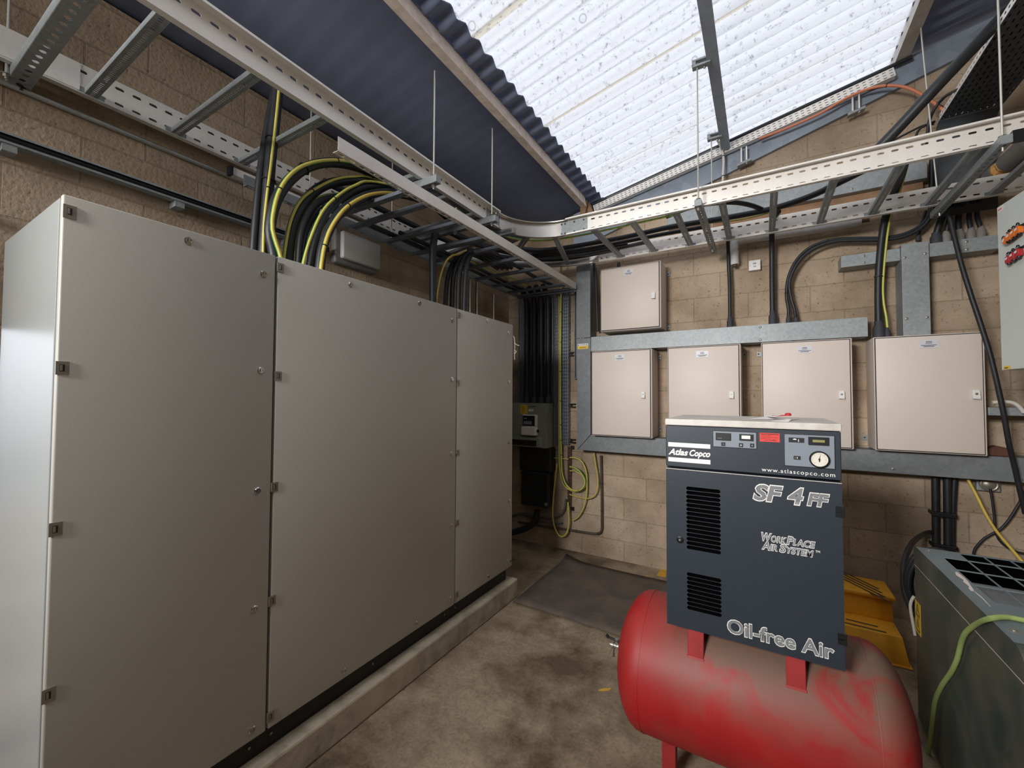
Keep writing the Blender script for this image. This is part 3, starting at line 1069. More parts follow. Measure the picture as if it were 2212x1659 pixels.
m.box((1.02, 2.925, ZL - .05), (1.075, 2.975, ZL))
m.build('end_cap', 'galv_mid', tb1) if False else None
m = MB()
m.box((1.078, 3.0, ZL - .03), (1.20, 3.03, ZL + .025))
m.build('end_block', 'black_plastic', tb2)

rod('hanger rod from the pink purlin to a stub channel, left one of the pair', (-1.66, 1.848), SZ - .025, 3.62, nut=[SZ - .012, SZ + .05])
rod('hanger rod from the pink purlin to a stub channel beside the ladder bend', (-1.66, 2.470), SZ - .025, 3.62, nut=[SZ - .012, SZ + .05])
rod('hanger rod at the far left edge above the wall rail of the left ladder', (-2.535, .345), ZL - .06, 3.50)
rod('thin hanger rod at the start of the shallow slung ladder, behind the cable arcs', (-2.37, 1.52), 2.80, 3.53, .004)
rod('thin hanger rod at the wall side of the slung ladder, above the grey lamp', (-2.37, 2.18), 2.80, 3.53, .004)
pr = (-0.333, 2.960, 2.947)
rod('hanger rod clamped to the grey purlin, carrying the middle of the back ladder', (-.345, 2.96), SZ - .02, 3.90, nut=[SZ + .05, SZ - .012])
rod('short hanger rod clamped to the grey purlin, at the wall side of the back ladder', (-.345, 3.87), SZ - .02, 3.90, nut=[SZ + .15])
rod('long hanger rod in front of the right end of the back ladder', (1.046, 3.01), SZ - .02, RZ(1.046) + .08, nut=[SZ + .05])
rod('hanger rod behind the right end of the back ladder, against the dark riser', (1.046, 3.87), SZ - .02, RZ(.97) - .02, nut=[SZ + .15], dx=-.07)


def beam_clamp(label, y):
    t = thing('beam_clamp', label, 'beam clamp', (-.31, y, 3.86), 'beam clamps on the grey purlin')
    m = MB()
    m.box((-.375, y - .022, 3.868), (-.262, y + .022, 3.880))
    m.box((-.375, y - .022, 3.905), (-.262, y + .022, 3.917))
    m.box((-.375, y - .022, 3.880), (-.350, y + .022, 3.905))
    m.build('jaw', 'galv_mid', t, bevel=.003)
    m = MB()
    m.cyl((-.30, y, 3.85), (-.30, y, 3.872), .008, 6)
    m.build('bolt', 'chrome', t)


beam_clamp('steel clamp on the grey purlin, higher of the two, holding the longer rod', 2.96)
beam_clamp('steel clamp on the grey purlin, lower of the two, near the gable', 3.87)


# ------------------------------------------------------------------ beige wall enclosures
YE = 3.97


def enclosure(label, x0, x1, z0, z1, lock, plate, brackets, lock_turn=.6, hinge_right=False):
    t = thing('wall_enclosure', label, 'electrical enclosure', ((x0 + x1) / 2, 4.25, z0), 'beige wall enclosures')
    m = MB()
    m.box((x0, YE + .012, z0), (x1, 4.249, z1))
    m.build('body', 'beige', t, bevel=.006, seg=3, smooth=True)
    m = MB()
    m.box((x0 + .010, YE, z0 + .012), (x1 - .016, YE + .011, z1 - .012))
    d = m.build('door', 'beige', t, bevel=.003, seg=2, smooth=True)
    m = MB()
    m.box((x0 + .005, YE + .0105, z0 + .006), (x1 - .010, YE + .0122, z1 - .006))
    m.build('gasket', 'ink', d)
    lx, lz = lock
    m = MB()
    m.prism([(lx - .018, YE, lz - .030), (lx + .018, YE, lz - .030), (lx + .018, YE, lz + .030), (lx - .018, YE, lz + .030)], (0, -.016, 0))
    m.prism([(lx - .018, YE - .016, lz - .030), (lx + .018, YE - .016, lz - .030), (lx + .018, YE - .016, lz - .012), (lx - .018, YE - .016, lz - .012)], (0, -.008, 0))
    lk = m.build('lock', 'white_plastic', d, bevel=.004)
    m = MB()
    m.lathe((lx, YE - .016, lz + .004), (0, -1, 0), [(0, .008), (.003, .007)], 14)
    u = Vector((math.cos(lock_turn), 0, math.sin(lock_turn))) * .006
    m.obox(Vector((lx, YE - .020, lz + .004)) - u - Vector((0, 0, .001)), u * 2, (0, -.001, 0), (0, 0, .002), 1)
    m.build('key_slot', ['zinc', 'ink'], lk)
    px, pz, pw, ph = plate
    m = MB()
    m.box((px - pw / 2, YE - .003, pz - ph / 2), (px + pw / 2, YE, pz + ph / 2))
    p = m.build('nameplate', 'plate', d)
    m = MB()   # engraved lines too small to read
    for k, (f, w) in enumerate(((.28, .30), (.10, .34), (-.16, .80), (-.32, .55))):
        m.box((px - pw * w / 2, YE - .0036, pz + ph * f - ph * .035), (px + pw * w / 2, YE - .003, pz + ph * f + ph * .035))
    m.build('engraving', 'ink', p)
    for bx, bz in brackets:
        s = 1 if bx > (x0 + x1) / 2 else -1
        m = MB()
        m.box((min(bx, bx + s * .032), 4.236, bz - .02), (max(bx, bx + s * .032), 4.240, bz + .02))
        m.cyl((bx + s * .02, 4.236, bz), (bx + s * .02, 4.231, bz), .006, 8, 1)
        m.build('bracket', ['galv_mid', 'ink'], t)
    return t


enclosure('beige wall box mounted alone above the horizontal trunking, highest of the five', -1.367, -.789, 2.312, 2.937,
          (-0.854, 2.613), (-1.083, 2.867, .092, .058), [(-.789, 2.87), (-.789, 2.345)], 1.2)
enclosure('narrow beige box nearest the corner in the lower row, beside the vertical trunking', -1.461, -.873, 1.285, 2.122,
          (-0.951, 1.689), (-1.171, 2.051, .098, .054), [(-.873, 2.06), (-.873, 1.36)], .7)
enclosure('beige box second from the corner in the lower row, foot hidden by the compressor', -.736, -.148, 1.285, 2.122,
          (-0.220, 1.691), (-0.443, 2.047, .100, .054), [(-.148, 2.05)], 2.2)
enclosure('beige box third from the corner in the lower row, behind the right compressor edge', -.001, .585, 1.285, 2.120,
          (0.515, 1.692), (0.292, 2.047, .100, .054), [(-.001, 2.05), (.585, 1.36)], 1.9)
enclosure('rightmost beige box of the lower row, under the vertical grey trunking', .708, 1.275, 1.288, 2.116,
          (1.223, 1.696), (1.001, 2.048, .100, .056), [(.708, 1.36), (1.275, 2.09)], .9)


# ------------------------------------------------------------------ steel trunking
def screws(parent, pts, y):
    for x, z in pts:
        m = MB()
        m.lathe((x, y, z), (0, -1, 0), [(0, .010), (.003, .009), (.005, .004)], 12)
        m.build('screw', 'zinc', parent)


YT = 4.07
t = thing('cable_trunking', 'upright spangled steel trunking between the riser trays and the beige boxes', 'cable trunking', (-1.58, 4.25, 1.118))
m = MB()
m.prism([(-1.652, YT, 1.120), (-1.504, YT, 1.284), (-1.504, YT, 2.276), (-1.652, YT, 2.276)], (0, .179, 0))
m.build('lower_lid', 'galv_dark', t, bevel=.002)
m = MB()
m.box((-1.660, YT, 2.280), (-1.506, 4.249, 3.045))
m.build('upper_lid', 'galv_dark', t, bevel=.002)
screws(t, [(-1.63, 2.47), (-1.54, 2.47), (-1.615, 2.274), (-1.585, 2.274)], YT)
m = MB()
m.box((-1.646, YT - .001, 2.165), (-1.530, YT, 2.220))
lb = m.build('warning_label', 'yellow_label', t)
m = MB()
m.box((-1.646, YT - .0015, 2.197), (-1.530, YT - .001, 2.220))
m.build('label_header', 'white_plastic', lb)
lettering('CAUTION', -1.618, -1.560, 2.203, .011, YT - .0016, lb, 'ink', bold=.02)
m = MB()
for s in (-1.634, -1.545):
    m.prism([(s - .008, YT - .0016, 2.202), (s + .008, YT - .0016, 2.202), (s, YT - .0016, 2.216)], (0, -.0004, 0))
for k in range(2):
    m.box((-1.625, YT - .0014, 2.175 + .009 * k), (-1.552, YT - .001, 2.178 + .009 * k))
m.build('symbol', 'ink', lb)

t = thing('cable_trunking', 'level steel trunking above the lower row of beige boxes', 'cable trunking', (-.4, 4.25, 2.133))
m = MB()
m.box((-1.500, YT, 2.135), (.694, 4.249, 2.284))
m.build('lid', 'galv_mid', t, bevel=.002)
screws(t, [(-.005, 2.262), (-.005, 2.155)], YT)

t = thing('cable_trunking', 'long level steel trunking along the wall below the beige boxes', 'cable trunking', (.3, 4.25, 1.118))
m = MB()
m.prism([(-1.649, YT, 1.118), (1.74, YT, 1.118), (1.74, YT, 1.281), (-1.501, YT, 1.281)], (0, .179, 0))
m.build('lid', 'galv_dark', t, bevel=.002)
screws(t, [(.82, 1.15), (1.45, 1.14)], YT)

t = thing('cable_trunking', 'T-shaped grey steel trunking rising from the rightmost beige box', 'cable trunking', (.97, 4.25, 2.12))
m = MB()
m.box((.893, YT, 2.118), (1.040, 4.249, 2.800))
m.build('riser', 'galv_mid', t, bevel=.002)
m = MB()
m.box((.545, 4.10, 2.690), (.892, 4.249, 2.782))
m.build('arm', 'galv_mid', t, bevel=.002)
m = MB()
m.box((1.041, 4.10, 2.690), (1.400, 4.249, 2.787))
m.build('arm', 'galv_mid', t, bevel=.002)
screws(t, [(.913, 2.25), (1.022, 2.25), (.91, 2.70), (1.02, 2.71)], YT)
screws(t, [(.685, 2.76), (.685, 2.71), (1.24, 2.765), (1.24, 2.71)], 4.10)

t = thing('cable_trunking', 'spangled steel trunking high on the back wall, half hidden behind the ladder', 'cable trunking', (.2, 4.25, 3.27))
m = MB()
m.box((-.75, 4.10, 3.272), (1.05, 4.249, 3.43))
m.build('lid', 'galv_mid', t, bevel=.002)
screws(t, [(.62, 3.30)], 4.10)
m = MB()
m.box((-.75, 4.16, 3.19), (1.04, 4.249, 3.27))
tag(m.build('timber_batten', 'wood'), 'dark timber batten on the back wall under the high trunking', 'batten')


# ------------------------------------------------------------------ cables: one helper
def cable(name, label, pts, r, m_='cable', cat='cable', group=None, stripe=None, n=10, ties=(), boots=(), loc=None, step=.03):
    mats = [m_] + ([stripe] if stripe else [])
    m = MB()
    m.tube(pts, r, n, stripe=(2 if stripe else 0), step=step)
    o = m.build(name, mats, smooth=True)
    tag(o, label, cat, group)
    for k in ties:
        p = spline(pts, step)
        i = min(len(p) - 2, max(1, int(k * len(p))))
        a = (p[i + 1] - p[i - 1]).normalized() * .003
        mm = MB()
        mm.cyl(p[i] - a, p[i] + a, r * 1.22, 10)
        mm.build('cable_tie', 'tie', o)
    for (p0, p1, rr, bm_) in boots:
        p0, p1 = Vector(p0), Vector(p1)
        d = p1 - p0
        mm = MB()
        mm.lathe(p0, d, [(0, rr), (d.length * .62, rr), (d.length * .80, rr * .72), (d.length, r * 1.15)], 14)
        mm.build('gland_shroud', bm_, o, smooth=True)
    return o


TZ = 2.284
def drop(label, xt, xb, r, boot, y=4.15, ztop=3.02, zb=TZ, hb=.10, m_='cable', **k):
    return cable('drop_cable', label, [(xt + .03, 3.55, 3.02), (xt + .01, 3.68, 3.04), (xt, 3.80, 3.125), (xt, 3.92, 3.125), (xt, y - .06, ztop - .02), (xt, y, ztop - .2), (xb, y, (ztop + zb) / 2), (xb, y, zb + hb * .5)],
                 r, m_, boots=[((xb, y, zb), (xb, y, zb + hb), boot, 'boot')], **k)


drop('thin straight black cable dropping into the level trunking, left of the white socket', -0.240, -0.235, .015, .026)
drop('thick straight black cable dropping into the level trunking, right of the white socket', 0.087, 0.086, .020, .030, hb=.12)
S1 = [(0.199, 4.150, 2.408), (0.187, 4.150, 2.518), (0.202, 4.150, 2.673), (0.265, 4.150, 2.819), (0.369, 4.150, 2.908), (0.505, 4.150, 2.936), (0.650, 4.150, 2.919), (0.801, 4.150, 2.893), (0.920, 4.150, 2.895), (1.010, 4.150, 2.936), (1.064, 4.150, 3.010), (1.080, 4.150, 3.109)]
cable('curved_cable', 'black cable sweeping in an S from the right trunking, outer one of the pair', [(S1[0][0], 4.15, 2.30)] + S1, .0125,
      boots=[((S1[0][0], 4.15, TZ), (S1[0][0], 4.15, TZ + .075), .019, 'boot')], ties=(.16, .52))
S2 = [(0.239, 4.130, 2.400), (0.215, 4.130, 2.511), (0.210, 4.130, 2.647), (0.279, 4.130, 2.799), (0.376, 4.130, 2.881), (0.509, 4.130, 2.913), (0.652, 4.130, 2.897), (0.800, 4.130, 2.872), (0.923, 4.130, 2.873), (1.017, 4.130, 2.917), (1.070, 4.130, 2.994), (1.087, 4.130, 3.099)]
cable('curved_cable', 'black cable sweeping in an S from the right trunking, inner one of the pair', [(S2[0][0] + .01, 4.15, 2.30)] + S2, .0125,
      boots=[((S2[0][0] + .012, 4.15, TZ), (S2[0][0] + .008, 4.15, TZ + .075), .019, 'boot')])
bx = 0.765
cable('drop_cable', 'thickest black cable, dropping from the back ladder onto the rightmost beige box', [(0.800, 3.543, 3.160), (0.818, 3.700, 3.162), (0.826, 3.830, 3.147), (0.820, 3.950, 3.107), (0.798, 4.070, 2.969), (0.772, 4.100, 2.684), (0.766, 4.120, 2.442), (0.765, 4.120, 2.212)], .023,
      boots=[((bx, 4.12, 2.117), (bx, 4.12, 2.25), .036, 'boot')], ties=(.72,))
ex = 0.815
cable('earth_cable', 'yellow-green earth wire running beside the thickest black drop cable', [(0.815, 3.552, 3.160), (0.836, 3.700, 3.160), (0.848, 3.830, 3.142), (0.850, 3.950, 3.106), (0.827, 4.060, 2.976), (0.804, 4.100, 2.714), (0.792, 4.110, 2.507), (0.797, 4.120, 2.385), (0.809, 4.120, 2.279), (0.815, 4.120, 2.184)], .008, 'earth_y', stripe='earth_g',
      boots=[((ex, 4.12, 2.117), (ex - .003, 4.12, 2.20), .020, 'boot')])
cable('black_cable', 'black cable running down the wall left of the highest beige box', [(-1.502, 4.170, 3.071), (-1.482, 4.170, 2.920), (-1.473, 4.170, 2.674), (-1.463, 4.170, 2.352)], .015)
cable('black_cable', 'short black cable with a gland entering the top of the highest beige box', [(-1.22, 4.12, 3.02), (-1.22, 4.11, 2.99), (-1.22, 4.11, 2.95)], .014,
      boots=[((-1.22, 4.11, 2.938), (-1.22, 4.11, 3.0), .022, 'boot')])
# glands along the right arm of the T trunking
for k, (px, xt, r, bt, lab) in enumerate((
        (1.105, 1.134, .020, .034, 'black cable with a squat black gland, nearest the T trunking riser'),
        (1.158, 1.171, .014, .026, 'dusty black cable second from the T trunking riser'),
        (1.222, 1.208, .018, .032, 'dusty black cable with the broadest pale gland, third from the T trunking riser'),
        (1.283, 1.256, .014, .026, 'dusty black cable fourth from the T trunking riser'),
        (1.333, 1.290, .014, .026, 'dusty black cable farthest from the T trunking riser, beside the pale panel'))):
    cable('gland_cable', lab, [(xt, 3.92, 3.06), (xt, 4.05, 3.02), (xt * .6 + px * .4, 4.14, 2.95), (px, 4.17, 2.86), (px, 4.17, 2.82)], r, 'cable',
          boots=[((px, 4.17, 2.788), (px, 4.17, 2.88), bt, 'boot_grey' if k else 'boot')], group='glanded cables on the T trunking')
cable('loose_cable', 'long slack black cable hanging past the right edge of the rightmost beige box',
      [(1.128, 4.000, 2.949), (1.142, 3.980, 2.799), (1.169, 3.950, 2.562), (1.203, 3.930, 2.349), (1.239, 3.920, 2.159), (1.277, 3.920, 1.959), (1.306, 3.920, 1.762), (1.334, 3.930, 1.568), (1.364, 3.960, 1.374), (1.399, 4.000, 1.223), (1.457, 4.050, 0.923)], .014)
cable('wall_cable', 'slender black cable beside the T trunking, near the S-curved pair', [(1.062, 4.200, 3.064), (1.040, 4.200, 2.982), (1.024, 4.200, 2.915), (1.015, 4.200, 2.854)], .009,
      boots=[((1.015, 4.200, 2.844), (1.018, 4.200, 2.899), .014, 'boot')])

# cables lying along the back ladder
cable('ladder_cable', 'thick black cable lying along the back ladder and climbing to the right', [(-1.955, 3.155, 3.018), (-1.685, 3.408, 3.018), (-1.054, 3.465, 3.018), (-0.600, 3.439, 3.018), (-0.241, 3.470, 3.018), (0.065, 3.470, 3.018), (0.295, 3.410, 3.030), (0.480, 3.320, 3.060), (0.649, 3.324, 3.120), (0.854, 3.432, 3.200)], .020)
cable('ladder_cable', 'black cable making a short arched loop inside the back ladder', [(-0.600, 3.254, 3.030), (-0.461, 3.192, 3.030), (-0.316, 3.184, 3.030), (-0.166, 3.240, 3.030), (-0.056, 3.353, 3.030), (0.034, 3.508, 3.030)], .016)
cable('ladder_cable', 'black cable along the middle of the back ladder near the bend', [(-1.839, 3.424, 3.015), (-1.425, 3.551, 3.015), (-1.043, 3.561, 3.015), (-0.729, 3.551, 3.015), (-0.378, 3.560, 3.015)], .016)
cable('ladder_cable', 'dull grey cable along the back ladder near the bend', [(-1.965, 3.471, 3.015), (-1.520, 3.670, 3.015), (-1.122, 3.686, 3.015), (-0.829, 3.661, 3.015)], .018, 'cable_grey')
cable('earth_cable', 'yellow-green earth wire round the ladder bend and along the inner edge', [(-1.851, 2.297, 3.006), (-1.881, 2.654, 3.006), (-1.805, 2.942, 3.006), (-1.706, 3.084, 3.006), (-1.555, 3.172, 3.006), (-1.329, 3.209, 3.006), (-1.129, 3.212, 3.006), (-0.793, 3.201, 3.006), (-0.492, 3.190, 3.006)], .008, 'earth_y', stripe='earth_g')
cable('earth_cable', 'thin yellow-green earth wire tied along the back ladder rungs near the hanging channel', [(-0.531, 3.440, 3.015), (-0.308, 3.510, 3.015), (-0.122, 3.551, 3.015), (0.057, 3.527, 3.015)], .005, 'earth_y', stripe='earth_g')

# ------------------------------------------------------------------ small wall fittings
t = thing('wall_socket', 'small square white fused outlet on the blocks above the level trunking', 'wall socket', (-0.042, 4.220, 2.836))
wx, wz = (-0.041, 2.834)
m = MB()
m.box((wx - .045, 4.205, wz - .045), (wx + .045, 4.249, wz + .045))
m.build('plate', 'white_plastic', t, bevel=.004)
m = MB()
m.box((wx - .016, 4.203, wz - .024), (wx + .016, 4.205, wz + .024))
m.box((wx - .012, 4.2025, wz + .008), (wx + .012, 4.203, wz + .020), 1)
m.box((wx - .010, 4.2025, wz - .016), (wx + .010, 4.203, wz - .008), 1)
m.cyl((wx - .034, 4.205, wz), (wx - .034, 4.203, wz), .003, 8, 1)
m.cyl((wx + .034, 4.205, wz), (wx + .034, 4.203, wz), .003, 8, 1)
m.build('fuse_holder', ['white_plastic', 'panel_grey'], t)

LG = [(-0.194, 4.170, 2.851), (-0.197, 4.170, 2.922), (-0.196, 4.170, 3.018), (-0.174, 4.170, 3.064), (-0.073, 4.170, 3.066), (0.198, 4.170, 3.056), (0.480, 4.170, 3.053), (0.683, 4.170, 3.055)]
o = cable('lagged_pipe', 'white wrapped pipe elbow below the back ladder, left of the square white outlet', LG, .036, 'lag_white', cat='pipe')
m = MB()
m.cyl(LG[-1], Vector(LG[-1]) + Vector((.05, 0, .0)), .014, 10)
m.cyl(Vector(LG[0]) - Vector((0, 0, .02)), LG[0], .02, 10)
m.build('pipe_end', 'conduit_brown', o)

# ------------------------------------------------------------------ tray up the gable, with what hangs on it
G0, G1 = Vector((-1.482, 4.130, 3.610)), Vector((0.900, 4.130, 4.114))
t = thing('perforated_tray', 'narrow perforated steel tray climbing the sloping top of the back wall', 'cable tray', (G0 + G1) / 2)
u = (G1 - G0).normalized()
v = Vector((-u.z, 0, u.x))
m = MB()
m.slots(G0, u, v, (G1 - G0).length, [(0, .024, .008, .014), (.024, .044, .030, .036), (.044, .068, .052, .058)], .022, .040)
m.quad(G0, G1, G1 + Vector((0, .05, 0)), G0 + Vector((0, .05, 0)))
q = v * .068
m.quad(G0 + q, G1 + q, G1 + q + Vector((0, .05, 0)), G0 + q + Vector((0, .05, 0)))
m.build('tray', 'galv', t, solid=.0015)
cable('black_conduit', 'straight black cable lying on top of the sloping gable tray', [G0 + v * .098 + Vector((0, .03, 0)), G0 * .5 + G1 * .5 + v * .098 + Vector((0, .03, 0)), G1 + v * .098 + u * .12 + Vector((0, .03, 0))], .016)
cable('grey_conduit', 'grey cable lying just above the lower end of the gable tray', [G0 + v * .078 + u * .15 + Vector((0, .01, 0)), G0 + u * .6 + v * .078 + Vector((0, .01, 0)), G0 + v * .075 + u * 1.2 + Vector((0, .01, 0))], .011, 'cable_grey')
OC = [(0.006, 4.120, 3.903), (0.207, 4.120, 3.930), (0.427, 4.120, 3.975), (0.590, 4.110, 4.031), (0.716, 4.100, 4.051), (0.835, 4.090, 4.031), (0.936, 4.080, 3.974), (1.006, 4.060, 3.890), (1.060, 4.020, 3.786), (1.124, 3.980, 3.655)]
cable('orange_cable', 'orange cable arching off the gable tray towards the tray at upper right', OC, .010, 'orange_cable', ties=(.62,))
cable('black_cable', 'thin black cable following the orange cable off the gable tray', [Vector(p) + Vector((.015, .015, .016 if i > 4 else 0)) for i, p in enumerate(OC[4:])], .006)


def stub_bracket(label, px):
    p = Vector(px)
    t = thing('slotted_bracket', label, 'bracket', p, 'slotted channel brackets under the gable tray')
    m = MB()
    m.obox(p + Vector((-.055, .0, -.012)), Vector((.11, 0, .025)), (0, .05, 0), (0, 0, .022))
    m.build('channel', 'galv_mid', t, bevel=.002)
    m = MB()
    for s in (-.028, .012):
        m.box((p.x + s, p.y + .01, p.z), (p.x + s + .010, p.y + .03, p.z + .15))
    m.build('hanger_strap', 'galv', t)


stub_bracket('slotted channel bracket below the gable tray, left of the white flex', (-0.108, 4.130, 3.729))
stub_bracket('slotted channel bracket below the gable tray, under the start of the orange cable', (0.665, 4.130, 3.915))
cable('white_flex', 'white flex dropping from the lower end of the grey purlin', [(-0.314, 4.000, 3.974), (-0.308, 4.050, 3.945), (-0.282, 4.100, 3.892), (-0.270, 4.120, 3.801), (-0.275, 4.120, 3.688), (-0.279, 4.120, 3.593)], .010, 'white_cable', ties=(.45, .8))

# ------------------------------------------------------------------ big tray at upper right
HX0, HX1, HZ, HY = 1.080, 1.378, 3.60, 3.95
t = thing('perforated_tray', 'wide dark perforated tray high at the right, seen from below', 'cable tray', (1.23, 3.0, HZ))
m = MB()
m.slots((HX0, 1.6, HZ), (0, 1, 0), (1, 0, 0), HY - 1.6, [(i * .0298, (i + 1) * .0298, i * .0298 + .010, i * .0298 + .018) for i in range(10)], .030, .052, mi=0)
m.build('tray', 'tray_dark', t, solid=.002)
for x in (HX0, HX1):
    m = MB()
    m.slots((x, 1.6, HZ), (0, 1, 0), (0, 0, 1), HY - 1.6, [(0, .012, None, None), (.012, .034, .016, .028), (.034, .040, None, None)], .022, .040)
    m.build('side_flange', 'galv', t, solid=.0015)
m = MB()
for i in range(8):
    a0, a1 = math.pi / 2 * i / 8, math.pi / 2 * (i + 1) / 8
    P = lambda a, x: (x, HY + .10 * math.sin(a), HZ - .10 + .10 * math.cos(a))
    m.quad(P(a0, HX0), P(a1, HX0), P(a1, HX1), P(a0, HX1))
m.quad((HX0, HY + .10, HZ - .10), (HX1, HY + .10, HZ - .10), (HX1, HY + .10, 2.95), (HX0, HY + .10, 2.95))
m.build('downturn', 'tray_dark', t, smooth=True, solid=.002)
for k in range(8):  # cables added so that the tray holes look dark from below
    x = HX0 + .022 + .0363 * k
    cable('tray_cable', 'added black cable in the wide dark tray, ' + ('nearest the thick slanting cable', 'second', 'third', 'fourth', 'fifth', 'sixth', 'seventh', 'farthest from the thick slanting cable')[k] + ('' if k in (0, 7) else ' from the thick slanting cable'),
          [(x, 1.62, HZ + .021), (x + .002, 2.6, HZ + .021), (x, 3.5, HZ + .021), (x, HY - .01, HZ + .021)], .0178, group='added cables in the dark tray')
HB = [(0.609, 3.243, 3.160), (0.708, 3.190, 3.250), (0.858, 3.123, 3.400), (1.005, 3.128, 3.560), (1.127, 3.157, 3.700)]
cable('heavy_cable', 'very thick black cable rising steeply beside the dark tray at upper right', HB, .030, n=14)
cable('wall_cable', 'black cable looping from the dark tray down behind the back ladder', [(1.082, 3.652, 3.620), (1.092, 3.900, 3.725), (1.054, 3.950, 3.685), (1.037, 4.000, 3.614), (1.027, 4.000, 3.477)], .010)
cable('wall_cable', 'slim black cable arching low over the back ladder top rail, left of the dark tray', [(0.780, 4.050, 3.553), (0.885, 4.050, 3.590), (0.974, 4.050, 3.623), (1.031, 4.050, 3.638), (1.079, 4.050, 3.629)], .007)
cable('wall_cable', 'slim black cable bending down sharply beside the foot of the dark tray', [(1.084, 4.050, 3.647), (1.011, 4.050, 3.625), (0.985, 4.050, 3.585), (0.969, 4.050, 3.515)], .008)
cable('riser_cable', 'black riser cable behind the rod at the right end of the back ladder', [(1.102, 4.180, 3.584), (1.095, 4.180, 3.378), (1.089, 4.180, 3.171), (1.082, 4.180, 3.086)], .016)
cable('riser_cable', 'black riser cable running close against the dark downturned tray', [(1.126, 4.160, 3.566), (1.122, 4.160, 3.360), (1.113, 4.160, 3.157), (1.107, 4.160, 3.073)], .018)
LP0, LP1 = Vector((1.350, 4.140, 3.161)), Vector((1.417, 3.700, 3.223))
t = thing('insulated_pipe', 'fat grey insulated pipe with a crumbling tan gap at far upper right', 'pipe', LP0)
d = (LP1 - LP0)
m = MB()
m.cyl(LP0, LP0 + d * .34, .062, 18)
m.build('insulation', 'lag_grey', t, smooth=True)
m = MB()
m.cyl(LP0 + d * .52, LP1, .062, 18)
m.build('insulation', 'lag_grey', t, smooth=True)
m = MB()
m.lathe(LP0 + d * .33, d, [(0, .052), (.02, .058), (.05, .05), (.07, .057), (.10, .05)], 14)
m.build('filling', 'straw', t)


# ------------------------------------------------------------------ riser trays and meter in the corner
t = thing('perforated_tray', 'wide upright perforated tray on the back wall in the corner behind the grey cabinet', 'cable tray', (-2.21, 4.22, 1.6))
m = MB()
m.slots((-2.43, 4.215, 1.6), (0, 0, 1), (1, 0, 0), 1.22, [(i * .0222, (i + 1) * .0222, i * .0222 + .007, i * .0222 + .015) for i in range(20)], .020, .037)
m.build('tray', 'tray', t, solid=.0015)
for x in (-2.43, -1.986):
    m = MB()
    m.box((x - .001, 4.19, 1.6), (x + .001, 4.215, 2.82))
    m.build('side_flange', 'galv_mid', t)
t = thing('perforated_tray', 'narrow upright perforated tray carrying the green earth cable', 'cable tray', (-1.88, 4.22, 1.145))
m = MB()
m.slots((-1.968, 4.215, 1.145), (0, 0, 1), (1, 0, 0), 1.68, [(i * .024, (i + 1) * .024, i * .024 + .008, i * .024 + .016) for i in range(7)], .020, .037)
m.build('tray', 'tray', t, solid=.0015)
for x in (-1.968, -1.80):
    m = MB()
    m.box((x - .001, 4.19, 1.145), (x + .001, 4.215, 2.833))
    m.build('side_flange', 'galv_mid', t)
for k, (px, w) in enumerate(((1138, 'first, closest to the grey cabinet'), (1154, 'second from the grey cabinet'), (1169, 'third from the grey cabinet'), (1184, 'fourth, closest to the earth cable'))):
    x = (-2.308, -2.212, -2.123, -2.037)[k]
    cable('riser_cable', 'thick black riser cable down the wide corner tray, ' + w, [(x, 4.17, 1.66), (x, 4.17, 2.1), (x, 4.17, 2.5), (x, 4.15, 2.78), (x + .02, 4.0, 2.87)], .030,
          boots=[((x, 4.17, 1.597), (x, 4.17, 1.69), .036, 'boot')], group='riser cables in the corner')
t = thing('upright_conduit', 'bare strut upright on the back wall between the trays and the spangled trunking', 'strut channel', (-1.71, 4.23, 1.85))
m = MB()
m.box((-1.745, 4.21, 1.86), (-1.705, 4.249, 2.83))
m.build('channel', 'tray', t, bevel=.003)
m = MB()
m.box((-1.731, 4.207, 1.87), (-1.719, 4.2095, 2.82))
m.build('slot', 'ink', t)
for z, w in ((2.135, 'highest'), (1.575, 'middle'), (1.19, 'lowest')):
    q = thing('stand_off', 'black stand-off bracket beside the narrow earth tray, ' + w + ' of three', 'bracket', (-1.765, 4.22, z), 'black stand-offs beside the earth tray')
    m = MB()
    m.box((-1.795, 4.20, z - .02), (-1.735, 4.249, z - .012))
    m.box((-1.795, 4.20, z + .012), (-1.735, 4.249, z + .02))
    m.box((-1.790, 4.225, z - .012), (-1.775, 4.249, z + .012))
    m.build('clip', 'black_plastic', q)

YM = 4.045
t = thing('meter_box', 'grey-green steel metering box at the foot of the corner riser cables', 'meter box', (-2.21, 4.25, 1.15))
m = MB()
m.box((-2.44, YM, 1.175), (-2.0, 4.249, 1.595))
m.build('casing', 'meter_green', t, bevel=.003)
m = MB()
m.prism([(-2.44, YM - .001, 1.115), (-2.44, YM - .06, 1.125), (-2.44, YM - .06, 1.215), (-2.44, YM - .001, 1.235)], (.40, 0, 0))
m.build('front_trough', 'meter_green', t, bevel=.003)
m = MB()
m.box((-2.44, YM - .064, 1.135), (-2.085, YM - .0601, 1.195))
m.build('black_strip', 'bitumen', t)
m = MB()
m.prism([(-2.40, YM, 1.11), (-2.0, YM, 1.11), (-2.0, YM, 1.175), (-2.40, YM, 1.175)], (0, .2, 0))
m.build('lower_casing', 'meter_green', t)
mx0, mx1, mz0, mz1 = -2.275, -2.085, 1.245, 1.47
m = MB()
m.box((mx0 + .01, YM - .05, mz0 + .10), (mx1 - .012, YM - .001, mz1))
mt = m.build('meter', 'white_plastic', t, bevel=.008, seg=3)
m = MB()
m.box((mx0 + .018, YM - .053, mz0 + .105), (mx1 - .025, YM - .0505, mz1 - .01))
m.build('meter_face', 'black_plastic', mt)
m = MB()
